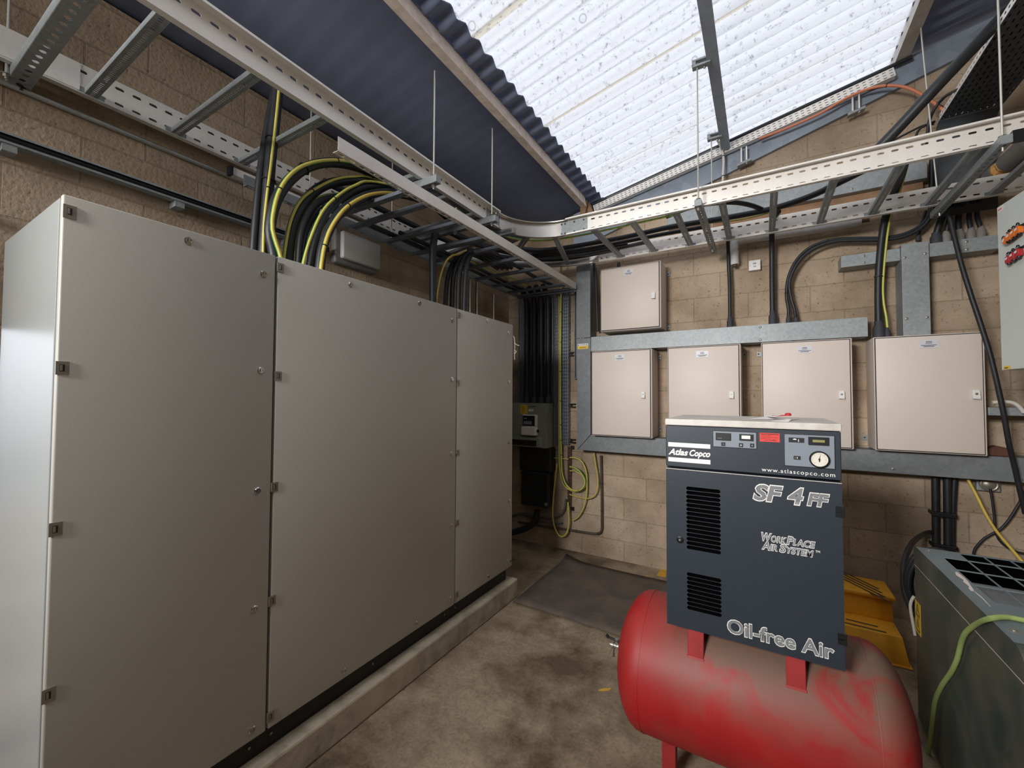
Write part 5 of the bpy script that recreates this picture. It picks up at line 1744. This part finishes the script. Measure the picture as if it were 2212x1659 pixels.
for k in range(19):
    a = RAD(225 - 15 * k)
    l0 = .0195 if k % 3 else .0175
    c_, s_ = math.cos(a), math.sin(a)
    mm.obox((gx + c_ * l0 - s_ * .0004, YY - .0090, gz + s_ * l0 + c_ * .0004), (c_ * (.0215 - l0), 0, s_ * (.0215 - l0)), (s_ * .0008, 0, -c_ * .0008), (0, -.0003, 0))
mm.prism([(gx - .002, YY - .0093, gz - .009), (gx + .002, YY - .0093, gz - .009), (gx + .0012, YY - .0093, gz + .003), (gx + .0045, YY - .0093, gz + .019), (gx - .0008, YY - .0093, gz + .004)], (0, -.0006, 0))
mm.cyl((gx, YY - .0090, gz), (gx, YY - .0105, gz), .0035, 12)
mm.build('needle', 'ink', g)

q0, q1 = (-0.004, 1.384), (0.224, 1.383)
lettering('www.atlascopco.com', q0[0], q1[0], (q0[1] + q1[1]) / 2 - .0005, .0155, YY, fas, 'white_ink', bold=.004, space=1.2)


def twin(txt, x0, x1, z0, cap, parent, shear=.2, b1=.062, b2=.034, name='lettering'):
    """grey letters with a white keyline"""
    e = cap * .055
    lettering(txt, x0 - e, x1 + e, z0 - e * .5, cap + e, YY, parent, 'white_ink', shear=shear, bold=b1, depth=.0005)
    lettering(txt, x0, x1, z0, cap, YY, parent, 'silver_ink', shear=shear, bold=b2, depth=.0010)


def W7(*p):
    return p


T = [[-0.033, 1.268], [0.064, 1.275], [0.018, 1.332], [0.080, 1.271], [0.128, 1.271], [0.114, 1.330], [0.140, 1.273], [0.206, 1.277], [0.170, 1.318]]
zsf = 1.272
csf = 0.059
twin('SF', T[0][0], T[1][0], zsf, csf, dr)
twin('4', T[3][0], T[4][0], zsf, csf, dr)
twin('FF', T[6][0], T[7][0], zsf + .001, csf * .76, dr)
K = [[-0.007, 1.117], [0.026, 1.120], [0.025, 1.118], [0.074, 1.121], [0.075, 1.119], [0.096, 1.119], [0.094, 1.116], [0.162, 1.121], [-0.007, 1.084], [0.020, 1.085], [0.020, 1.085], [0.044, 1.086], [0.051, 1.085], [0.073, 1.084], [0.072, 1.083], [0.156, 1.086], [0.162, 1.103], [0.176, 1.103], [-0.006, 1.147], [0.005, 1.113]]
zw, cw = K[0][1], K[18][1] - K[0][1]
twin('W', K[0][0], K[1][0], zw, cw, dr, b1=.06, b2=.02)
twin('ORK', K[2][0], K[3][0], zw, cw * .76, dr, b1=.06, b2=.02)
twin('P', K[4][0], K[5][0], zw, cw, dr, b1=.06, b2=.02)
twin('LACE', K[6][0], K[7][0], zw, cw * .76, dr, b1=.06, b2=.02)
za = K[8][1]
twin('A', K[8][0], K[9][0], za, cw, dr, b1=.06, b2=.02)
twin('IR', K[10][0], K[11][0], za, cw * .76, dr, b1=.06, b2=.02)
twin('S', K[12][0], K[13][0], za, cw, dr, b1=.06, b2=.02)
twin('YSTEM', K[14][0], K[15][0], za, cw * .76, dr, b1=.06, b2=.02)
lettering('TM', K[16][0], K[17][0], za + cw * .62, cw * .26, YY, dr, 'white_ink', bold=.02)
O = [[-0.128, 0.732], [0.211, 0.738], [-0.114, 0.785], [0.018, 0.733], [0.127, 0.734]]
zo = O[0][1]
co = 0.053
twin('Oil-free Air', O[0][0], O[1][0], zo, co, dr, shear=0, b1=.04, b2=.018)

# receiver
TC, TR_ = Vector((0, 2.14, .394)), .303
hx0, hx1 = -.622, .478
prof = []
hd = .135
for i in range(11):
    r = TR_ * math.sin(math.pi / 2 * i / 10)
    prof.append((hx0 + hd * (1 - math.cos(math.pi / 2 * i / 10)), r))
prof += [(0, TR_)]
for i in range(10, -1, -1):
    r = TR_ * math.sin(math.pi / 2 * i / 10)
    prof.append((hx1 - hd * (1 - math.cos(math.pi / 2 * i / 10)), r))
m = MB()
m.lathe(TC, (1, 0, 0), prof, 64)
tank = m.build('tank', 'red_tank', ac, smooth=True)
for x in (hx0 + hd + .012, hx1 - hd - .012):
    m = MB()
    m.lathe(TC, (1, 0, 0), [(x - .004, TR_ - .002), (x - .003, TR_ + .0015), (x + .003, TR_ + .0015), (x + .004, TR_ - .002)], 64)
    m.build('weld_seam', 'red_tank', tank, smooth=True)
for x in (-0.249, 0.098):
    m = MB()
    m.prism([(x - .031, 1.925, KZ0), (x - .031, 1.932, KZ0), (x - .031, 1.918, .585), (x - .031, 1.906, .585)], (.062, 0, 0))
    m.prism([(x - .034, 1.918, .590), (x - .034, 1.905, .590), (x - .034, 1.893, .555), (x - .034, 1.905, .550)], (.068, 0, 0))
    m.build('bracket', 'red_bracket', ac, bevel=.003)
    m = MB()
    m.box((x - .031, 2.34, .60), (x + .031, 2.36, KZ0))
    m.build('bracket', 'red_bracket', ac)
for x in (-0.367, .26):
    for y in (1.955, 2.325):
        m = MB()
        m.prism([(x - .028, y - .004, 0), (x + .028, y - .004, 0), (x + .028, y - .004, .20), (x - .028, y - .004, .20)], (0, .008, 0))
        m.box((x + .020, y, 0), (x + .028, y + (.05 if y < 2.1 else -.05), .18)) if y < 2.1 else m.box((x + .020, y - .05, 0), (x + .028, y, .18))
        m.build('leg', 'red_bracket', ac)
vc = Vector((hx0, 2.14, .394))
m = MB()
m.lathe(vc + Vector((.012, 0, 0)), (-1, 0, 0), [(0, .026), (.022, .026), (.024, .018), (.030, .018)], 16)
vb = m.build('valve', 'red_bracket', ac, smooth=True)
m = MB()
m.lathe(vc + Vector((-.016, 0, 0)), (-1, 0, 0), [(0, .016), (.010, .016), (.011, .012), (.028, .012), (.029, .017), (.040, .017), (.041, .010), (.048, .010)], 12)
m.cyl(vc + Vector((-.03, 0, 0)), vc + Vector((-.03, 0, .035)), .010, 12)
m.cyl(vc + Vector((-.045, 0, -.002)), vc + Vector((-.055, 0, -.045)), .009, 12)
m.lathe(vc + Vector((-.053, 0, -.036)), (-.2, 0, -1), [(0, .012), (.008, .012), (.009, .015), (.018, .015), (.019, .007)], 12)
m.build('tap', 'zinc', vb, smooth=True)
m = MB()
m.obox(vc + Vector((-.075, -.010, .030)), (.060, 0, -.006), (0, .016, 0), (0, 0, .006))
m.obox(vc + Vector((-.075, -.010, .030)), (-.012, 0, .010), (0, .016, 0), (.006, 0, .006))
m.build('handle', 'black_plastic', vb, bevel=.001)

# papers and a red tag on the lid
ZL_ = 1.5765
m = MB()
pa = [[0.032, 1.974, 1.577], [0.088, 1.947, 1.577], [0.193, 2.043, 1.577], [0.185, 2.113, 1.577], [0.146, 2.220, 1.577]]
q = [Vector((p[0], p[1], ZL_)) for p in pa]
m.add([q[0], q[1], q[1] + Vector((.012, .05, .006)), q[0] + Vector((.05, .04, .002))], [(0, 1, 2, 3)])
c = Vector((.055, 2.14, ZL_))
m.add([c + Vector(p) for p in ((-.10, -.06, .001), (.04, -.09, .003), (.08, .02, .001), (-.04, .05, .008))], [(0, 1, 2, 3)])
m.add([c + Vector(p) for p in ((-.04, .05, .008), (-.02, -.07, .012), (.01, -.075, .020), (.0, .03, .016))], [(0, 1, 2, 3)])
tag(m.build('paper_sheet', 'paper', solid=.0006), 'crumpled white paper lying on the compressor lid', 'paper')
m = MB()
c = Vector((.075, 2.12, ZL_ + .012))
m.obox(c + Vector((-.035, -.008, 0)), (.055, .01, .004), (-.003, .014, 0), (0, 0, .004))
m.lathe(c + Vector((.020, .005, .004)), (0, 0, 1), [(0, .011), (.008, .012), (.012, .008)], 12)
tag(m.build('red_tag', 'red_plastic', bevel=.001), 'small red plastic tag on the paper on the compressor lid', 'tag')

# ------------------------------------------------------------------ dark green machine at right
GX0, GX1, GY0, GY1, GZ = .670, 1.56, 1.880, 2.955, .905
gm = thing('machine_casing', 'dark green dusty machine casing with a slotted grey top, right of the red tank', 'machine', (1.1, 2.4, 0))
m = MB()
m.box((GX0, GY0, .03), (GX1, GY1, .806))
m.build('casing', 'green_case', gm, bevel=.004)
m = MB()
m.box((GX0 + .02, GY0 + .03, 0), (GX1 - .02, GY1 - .03, .03))
m.build('base', 'black_plinth', gm)
m = MB()
m.box((GX0 - .001, GY0 + .002, .8062), (GX1, GY1, .8095))
m.build('seam', 'lid', gm)
# hood side profile with rounded front and back corners
pr_ = []
for i in range(9):
    a = math.pi / 2 * i / 8
    pr_.append((GY0 + .075 - .075 * math.cos(a), GZ - .075 + .075 * math.sin(a)))
for i in range(7):
    a = math.pi / 2 * i / 6
    pr_.append((GY1 - .03 + .03 * math.sin(a), GZ - .03 + .03 * math.cos(a)))
pr_ = [(GY0, .81)] + pr_ + [(GY1, .81)]
m = MB()
for x in (GX0, GX1):
    m.add([(x, y, z) for y, z in pr_], [tuple(range(len(pr_)))])
front = [p for p in pr_ if p[0] <= GY0 + .0751]
back = [p for p in pr_ if p[0] >= GY1 - .0301]
for run in (front, back):
    for a, b in zip(run, run[1:]):
        m.quad((GX0, a[0], a[1]), (GX1, a[0], a[1]), (GX1, b[0], b[1]), (GX0, b[0], b[1]))
m.build('hood', 'green_case', gm, bevel=0, solid=.003)
cols = [(.738 + .0865 * k, .738 + .0865 * k + .080) for k in range(8)]
rows = [(2.286, 2.455), (2.464, 2.630), (2.640, 2.800), (2.810, 2.912)]
xs = sorted({GX0, GX1} | {v for c in cols for v in c})
ys = sorted({GY0 + .075, GY1 - .03} | {v for r in rows for v in r})
m = MB()
for i in range(len(xs) - 1):
    for j in range(len(ys) - 1):
        cx_, cy_ = (xs[i] + xs[i + 1]) / 2, (ys[j] + ys[j + 1]) / 2
        hole = any(a < cx_ < b for a, b in cols) and any(a < cy_ < b for a, b in rows)
        if hole and cx_ < cols[0][1] and cy_ > 2.805:
            hole = False
        if not hole:
            m.quad((xs[i], ys[j], GZ), (xs[i + 1], ys[j], GZ), (xs[i + 1], ys[j + 1], GZ), (xs[i], ys[j + 1], GZ))
tp = m.build('top_grille', 'green_top', gm, solid=.003)
m = MB()
m.prism([(.70, 2.20, GZ - .02), (.70, 2.635, GZ - .045), (.70, 2.635, GZ - .048), (.70, 2.20, GZ - .023)], (.8, 0, 0))
m.build('baffle', 'baffle', tp)
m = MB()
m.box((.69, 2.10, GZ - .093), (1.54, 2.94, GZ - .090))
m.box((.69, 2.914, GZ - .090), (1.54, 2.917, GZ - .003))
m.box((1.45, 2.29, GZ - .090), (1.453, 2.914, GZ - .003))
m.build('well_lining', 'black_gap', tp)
for x, y in ((.708, 2.885), (.702, 2.043)):
    m = MB()
    m.lathe((x, y, GZ + .0015), (0, 0, 1), [(0, .016), (.001, .015), (.001, .007), (.004, .006), (.0045, .002)], 14)
    m.build('screw', 'zinc', tp)
ch = [[0.721, 2.597, 0.907], [0.727, 2.592, 0.907], [0.730, 2.538, 0.907], [0.729, 2.492, 0.907], [0.721, 2.437, 0.907], [0.715, 2.388, 0.907], [0.712, 2.372, 0.907], [0.702, 2.373, 0.907], [0.704, 2.404, 0.907], [0.712, 2.420, 0.907], [0.710, 2.477, 0.907], [0.719, 2.498, 0.907], [0.714, 2.520, 0.907], [0.710, 2.551, 0.907]]
m = MB()
m.prism(ch, (0, 0, .0004))
c2 = [[0.713, 2.384, 0.907], [0.716, 2.315, 0.907], [0.711, 2.235, 0.907], [0.709, 2.231, 0.907], [0.712, 2.306, 0.907], [0.710, 2.375, 0.907]]
m.prism(c2, (0, 0, .0004))
m.build('paint_chip', 'chip', tp)
LBL = [[0.669, 2.960, 0.630], [0.669, 2.873, 0.635], [0.669, 2.885, 0.479], [0.669, 2.966, 0.473]]
ya, yb_ = LBL[1][1], LBL[0][1]
zlo, zhi = LBL[3][2], LBL[0][2]
m = MB()
m.box((GX0 - .001, ya, zlo), (GX0, yb_, zhi))
wl_ = m.build('warning_label', 'yellow_label', gm)
m = MB()
yc_ = (ya + yb_) / 2
hw = (yb_ - ya) * .36
for zc in (zlo + (zhi - zlo) * .27, zlo + (zhi - zlo) * .75):
    tri = [(yc_ - hw, zc - hw), (yc_ + hw, zc - hw), (yc_, zc + hw * 1.1)]
    inn = [(yc_ - hw * .72, zc - hw * .82), (yc_ + hw * .72, zc - hw * .82), (yc_, zc + hw * .72)]
    for i in range(3):
        a, b, c_, d_ = tri[i], tri[(i + 1) % 3], inn[(i + 1) % 3], inn[i]
        m.prism([(GX0 - .001, a[0], a[1]), (GX0 - .001, b[0], b[1]), (GX0 - .001, c_[0], c_[1]), (GX0 - .001, d_[0], d_[1])], (-.0004, 0, 0))
    m.prism([(GX0 - .001, yc_ + hw * .15, zc + hw * .35), (GX0 - .001, yc_ - hw * .2, zc - hw * .1), (GX0 - .001, yc_ + hw * .1, zc - hw * .1), (GX0 - .001, yc_ - hw * .1, zc - hw * .6)], (-.0004, 0, 0))
m.box((GX0 - .0014, ya, zlo + (zhi - zlo) * .5), (GX0 - .001, yb_, zlo + (zhi - zlo) * .51))
m.build('symbol', 'ink', wl_)
cable('earth_cable', 'pale green earth cable trailing over the dark green casing and down its side',
      [(0.853, 2.148, 0.917), (0.755, 2.129, 0.917), (0.714, 2.126, 0.918), (0.662, 2.084, 0.918), (0.657, 2.170, 0.861), (0.650, 2.251, 0.788), (0.654, 2.316, 0.716), (0.655, 2.356, 0.642), (0.655, 2.423, 0.551), (0.655, 2.545, 0.420), (0.654, 2.629, 0.304), (0.652, 2.665, 0.188), (0.650, 2.704, 0.056), (0.648, 2.779, -0.114), (0.645, 2.863, -0.303)], .0085, 'earth_lime')
cable('white_flex', 'white flex curving down by the back edge of the dark green casing', [(0.674, 2.990, 0.630), (0.665, 2.990, 0.611), (0.658, 2.990, 0.578), (0.661, 2.990, 0.531), (0.668, 2.990, 0.478), (0.674, 2.990, 0.429)], .007, 'white_cable')
for k, (cx_, rr, yy) in enumerate(((.800, .135, 3.05), (.805, .122, 3.09), (.80, .128, 3.13))):
    pts = [Vector((cx_ + rr * math.cos(a), yy, .66 + rr * 1.5 * math.sin(a))) for a in (2 * math.pi * i / 16 for i in range(17))]
    cable('hose_coil', 'loop of black hose hanging behind the dark green casing, ' + ('nearest it', 'middle one', 'nearest the wall')[k], pts, .013, group='coiled black hose behind the casing')
cable('black_hose', 'black hose arching off the wall pipes down behind the dark green casing', [(1.045, 4.180, 0.698), (1.004, 4.100, 0.713), (0.917, 3.900, 0.728), (0.807, 3.600, 0.747), (0.732, 3.400, 0.713), (0.698, 3.300, 0.639), (0.690, 3.250, 0.555), (0.699, 3.200, 0.505), (0.708, 3.150, 0.468)], .015)

# ------------------------------------------------------------------ step stool
st = thing('step_stool', 'yellow plastic two-step stool with dark grip strips behind the compressor', 'step stool', (.55, 3.74, 0))


def frustum(x0, x1, y0, y1, z0, z1, d):
    m = MB()
    m.add([(x0 - d, y0 - d, z0), (x1 + d, y0 - d, z0), (x1 + d, y1 + d * .2, z0), (x0 - d, y1 + d * .2, z0), (x0, y0, z1), (x1, y0, z1), (x1, y1, z1), (x0, y1, z1)],
          [(0, 3, 2, 1), (4, 5, 6, 7), (0, 1, 5, 4), (1, 2, 6, 5), (2, 3, 7, 6), (3, 0, 4, 7)])
    return m


m = frustum(.360, .738, 3.53, 4.01, .0, .172, .030)
m.box((.322, 3.492, 0), (.776, 4.02, .012))
m.build('lower_step', 'amber', st, bevel=.012, seg=3, smooth=True)
m = frustum(.368, .732, 3.745, 4.00, .172, .318, .008)
m.build('riser', 'amber', st, bevel=.006, seg=2, smooth=True)
m = MB()
m.box((.352, 3.715, .312), (.748, 4.01, .345))
m.build('top_step', 'amber', st, bevel=.012, seg=3, smooth=True)
def grip(p0, p1, z, w=.016):
    p0, p1 = Vector((p0[0], p0[1], z)), Vector((p1[0], p1[1], z))
    d = (p1 - p0).normalized()
    n = Vector((-d.y, d.x, 0))
    m = MB()
    m.obox(p0 - n * w / 2, p1 - p0, n * w, (0, 0, .0016))
    m.build('grip_strip', 'grip', st)


G = [(0.508, 3.879, 0.346), (0.691, 3.623, 0.346), (0.420, 3.747, 0.346), (0.554, 3.643, 0.346), (0.585, 3.990, 0.346), (0.746, 3.863, 0.346)]
g_ = Vector(G[1]) - Vector(G[0])
for k in range(4):
    e = Vector(G[1]) + Vector((-.004, .066, 0)) * k - Vector((0, 0, 0))
    grip(e - g_ * (1.0 if k else 1.15), e, .3452)
L_ = [(0.470, 3.622, 0.173), (0.635, 3.610, 0.173)]
grip(L_[0], L_[1], .1722)
grip(Vector(L_[0]) + Vector((-.02, -.06, 0)), Vector(L_[1]) + Vector((.03, -.06, 0)), .1722)

# ------------------------------------------------------------------ floor odds and ends
mx = MB()
NX, NY = 14, 12
for i in range(NX + 1):
    for j in range(NY + 1):
        u, v = i / NX, j / NY
        x = -1.742 + u * 1.30
        y = 2.930 + v * 1.065 - u * .04
        z = .012 + .004 * math.sin(5 * u + 3 * v) + .045 * max(0, 1 - u * 9) * max(0, (v - .86) / .14) ** 1.5 + .004 * max(0, 1 - v * 6)
        mx.v.append(Vector((x, y, z)))
for i in range(NX):
    for j in range(NY):
        a = i * (NY + 1) + j
        mx.f.append((a, a + NY + 1, a + NY + 2, a + 1))
        mx.m.append(0)
mo = mx.build('rubber_mat', 'rubber_mat', smooth=True, solid=.009)
tag(mo, 'dark dusty rubber mat on the floor with one corner curling up', 'mat')
for lab, pts in (('strip of yellow tape peeling off the floor at the edge of the rubber mat', [(-1.005, 3.923, 0.006), (-0.936, 4.024, 0.006), (-0.916, 3.989, 0.006), (-0.969, 3.900, 0.006)]),
                 ('piece of yellow tape on the floor between the rubber mat and the back wall', [(-0.861, 4.082, 0.006), (-0.861, 4.228, 0.006), (-0.812, 4.284, 0.006), (-0.783, 4.083, 0.006)])):
    m = MB()
    m.prism([(p[0], p[1], .001) for p in pts], (0, 0, .002))
    tag(m.build('floor_tape', 'tape'), lab, 'tape', 'yellow floor tape scraps')
lf = [(-0.817, 2.326, 0.003), (-0.799, 2.354, 0.003), (-0.755, 2.383, 0.003), (-0.759, 2.363, 0.003), (-0.788, 2.337, 0.003)]
m = MB()
m.prism([(p[0], p[1], .001) for p in lf], (0, 0, .003))
tag(m.build('dry_leaf', 'leaf'), 'narrow dry yellow leaf lying on the stained floor left of the red tank', 'leaf')

# ------------------------------------------------------------------ pale panel with padlocks at the right edge
LW = Vector((.1028, -.9947, 0))
LNV = Vector((-.9947, -.1028, 0))
LA_ = Vector((1.151, 3.4, 1.827))
lp = thing('lockout_cabinet', 'pale grey wall cabinet with padlocks on its face at the far right edge', 'cabinet', LA_ + LW * .4)
m = MB()
m.obox(LA_ - LNV * .016, LW * .85, -LNV * .22, (0, 0, .921))
m.build('body', 'locker', lp, bevel=.006)
m = MB()
m.obox(LA_, LW * .85, -LNV * .015, (0, 0, .921))
pdoor = m.build('door', 'locker', lp, bevel=.004)
m = MB()
s0 = Vector((1.152, 3.392, 2.721))
m.obox(s0 + LNV * .0005 - Vector((0, 0, .01)), LW * .05, LNV * .0006, (0, 0, .032))
stk = m.build('sticker', 'white_plastic', pdoor)
m = MB()
for k in range(3):
    m.obox(s0 + LNV * .0012 + LW * (.006 + .011 * k) - Vector((0, 0, -.002)), LW * .008, LNV * .0003, (0, 0, .008))
m.build('print', 'red_label', stk)
m = MB()
s1 = Vector((1.153, 3.378, 1.831))
m.obox(s1 + LNV * .0005, LW * .055, LNV * .0006, (0, 0, .018))
stk = m.build('sticker', 'yellow_label', pdoor)
m = MB()
m.obox(s1 + LNV * .0012 + LW * .006 + Vector((0, 0, .005)), LW * .03, LNV * .0003, (0, 0, .005))
m.build('print', 'ink', stk)


for z in (.12, .76):
    m = MB()
    q = LA_ + LW * .10 - LNV * .23 + Vector((0, 0, z))
    m.box((q.x, q.y - .5, q.z), (XR - .001, q.y, q.z + .04))
    m.build('wall_bracket', 'galv_mid', lp)


def padlock(label, p, m_, tilt, group):
    p = Vector(p) + LNV * .018
    t = thing('padlock', label, 'padlock', p, group)
    x = (LW * math.cos(tilt) + Vector((0, 0, 1)) * math.sin(tilt))
    z = (Vector((0, 0, 1)) * math.cos(tilt) - LW * math.sin(tilt))
    m = MB()
    hw, hh, dd = .017, .020, .010
    ring = [p + x * a + z * b - LNV * dd for a, b in ((-hw, -hh * .6), (-hw * .6, -hh), (hw * .6, -hh), (hw, -hh * .6), (hw, hh * .6), (hw * .7, hh), (-hw * .7, hh), (-hw, hh * .6))]
    m.prism(ring, LNV * dd * 2)
    b = m.build('body', m_, t, bevel=.002)
    m = MB()
    m.obox(p - x * hw * .7 + z * hh * .1 + LNV * (dd + .0002), x * hw * 1.1, z * hh * .55, LNV * .0006)
    m.build('label', 'white_plastic', b)
    m = MB()
    m.tube([p - x * .010 + z * .018, p - x * .010 + z * .034, p - x * .004 + z * .041, p + x * .004 + z * .041, p + x * .010 + z * .034, p + x * .010 + z * .018], .0032, 8, step=.006)
    m.build('shackle', 'black_plastic', t, smooth=True)
    m = MB()
    m.lathe(p - z * .019, -z, [(0, .010), (.008, .009), (.010, .005)], 12)
    m.build('keyway', 'black_plastic', t)


for (px, w) in (((1.163, 3.288, 2.526), 'leftmost, turned on its side'), ((1.166, 3.254, 2.534), 'second from the left'), ((1.169, 3.221, 2.540), 'third from the left'), ((1.173, 3.189, 2.545), 'at the edge of the view')):
    padlock('orange padlock in the upper row on the pale panel, ' + w, px, 'orange_plastic', .9 if 'side' in w else .25, 'orange padlocks')
for (px, w) in (((1.164, 3.271, 2.415), 'leftmost'), ((1.168, 3.232, 2.422), 'second from the left'), ((1.172, 3.195, 2.428), 'third from the left')):
    padlock('red padlock in the lower row on the pale panel, ' + w, px, 'red_plastic', .15, 'red padlocks')
for s in ((1.166, 3.257, 2.553), (1.168, 3.240, 2.440)):
    m = MB()
    p = Vector(s)
    m.obox(p - LW * .04 + LNV * .0005 + Vector((0, 0, .012)), LW * .20, LNV * .014, (0, 0, .006))
    m.build('rail', 'black_plastic', lp)

# ------------------------------------------------------------------ clutter under and beside the trunking at right
a, b = (1.318, 4.020, 1.592), (1.490, 4.020, 1.560)
t = thing('shelf_bar', 'pale grey metal bar on the wall right of the rightmost beige box', 'shelf bar', ((a[0] + b[0]) / 2, 4.1, a[2]))
m = MB()
m.box((1.295, 4.02, a[2] - .035), (1.74, 4.05, a[2] + .02))
m.build('bar', 'galv_mid', t, bevel=.003)
m = MB()
m.box((1.295, 4.05, a[2] + .012), (1.74, 4.249, a[2] + .02))
m.build('shelf', 'galv_dark', t)
cable('white_pipe', 'short white plastic pipe curving down over the grey bar by the rightmost beige box', [(1.307, 4.000, 1.642), (1.342, 4.000, 1.648), (1.376, 4.000, 1.648), (1.404, 4.000, 1.640), (1.430, 4.000, 1.613), (1.447, 4.000, 1.578)], .012, 'white_cable', cat='pipe')
br0, br1 = (1.345, 4.120, 1.279), (1.444, 4.120, 1.333)
m = MB()
m.prism([(1.30, 4.10, 1.282), (1.43, 4.10, 1.282), (1.42, 4.10, 1.335), (1.36, 4.10, 1.350), (1.31, 4.10, 1.325)], (0, .08, 0))
tag(m.build('broken_brick', 'red_brick', bevel=.006), 'broken dark red brick end on the trunking beside the rightmost beige box', 'brick')
t = thing('round_outlet', 'round glass-fronted outlet box below the lower trunking at right', 'outlet box', (1.351, 4.220, 1.059))
ox, oz = (1.345, 1.074)
m = MB()
m.box((ox - .058, 4.205, oz - .05), (ox + .058, 4.249, oz + .05))
m.build('back_box', 'galv_mid', t, bevel=.006)
m = MB()
m.lathe((ox, 4.205, oz), (0, -1, 0), [(0, .048), (.015, .048), (.02, .040), (.018, .034), (.026, .022), (.028, .004)], 20)
m.build('cap', 'zinc', t, smooth=True)
for k, (px, r, w) in enumerate(((2021, .022, 'leftmost, standing apart'), (2047, .024, 'middle one'), (2058, .018, 'right-hand one'))):
    p = ([(1.072, 4.190, 1.099), (1.070, 4.190, 0.832), (1.067, 4.190, 0.566)], [(1.135, 4.190, 1.106), (1.133, 4.190, 0.841), (1.130, 4.190, 0.578)], [(1.176, 4.200, 1.108), (1.161, 4.200, 0.843), (1.154, 4.200, 0.580)])[k]
    cable('wall_pipe', 'upright black cable below the lower trunking, ' + w + ' of three', p + [(p[-1][0], p[-1][1], .35)], r, group='upright cables under the trunking')
for zc, w in ((0.840, 'upper'), (0.611, 'lower, just above the green casing')):
    t = thing('cable_clamp', 'black steel clamp bar across the three upright cables, ' + w, 'clamp', (1.16, 4.16, zc), 'clamp bars')
    m = MB()
    x0, x1 = 1.043, 1.168
    m.box((x0, 4.14, zc - .016), (x1, 4.165, zc + .016))
    m.box((x0 + .0, 4.165, zc - .012), (x0 + .012, 4.249, zc + .012))
    m.box((x1 - .012, 4.165, zc - .012), (x1, 4.249, zc + .012))
    m.build('bar', 'black_plinth', t, bevel=.003)
    m = MB()
    for f in (.28, .42, .92):
        m.cyl((x0 + (x1 - x0) * f, 4.14, zc + .004), (x0 + (x1 - x0) * f, 4.133, zc + .004), .005, 8)
    m.build('bolt', 'chrome', t)
cable('yellow_cable', 'yellow cable slanting down from the lower trunking at far right', [(1.225, 4.160, 1.120), (1.236, 4.140, 1.076), (1.264, 4.120, 0.988), (1.291, 4.100, 0.893), (1.330, 4.080, 0.792), (1.384, 4.060, 0.698), (1.448, 4.040, 0.592)], .009, 'yellow_cable')
cable('black_flex', 'black flex crossing behind the yellow cable, rising to the right', [(1.252, 4.200, 0.486), (1.263, 4.200, 0.595), (1.282, 4.200, 0.643), (1.319, 4.200, 0.701), (1.369, 4.200, 0.748), (1.402, 4.200, 0.785), (1.436, 4.200, 0.846), (1.470, 4.200, 0.926), (1.496, 4.200, 0.992), (1.530, 4.200, 1.095)], .008)
cable('black_flex', 'black flex hanging from the round outlet and looping right under the yellow cable', [(1.341, 4.170, 1.048), (1.350, 4.170, 0.957), (1.357, 4.170, 0.848), (1.359, 4.170, 0.770), (1.375, 4.170, 0.707), (1.411, 4.170, 0.664), (1.453, 4.170, 0.641), (1.497, 4.170, 0.637)], .007)
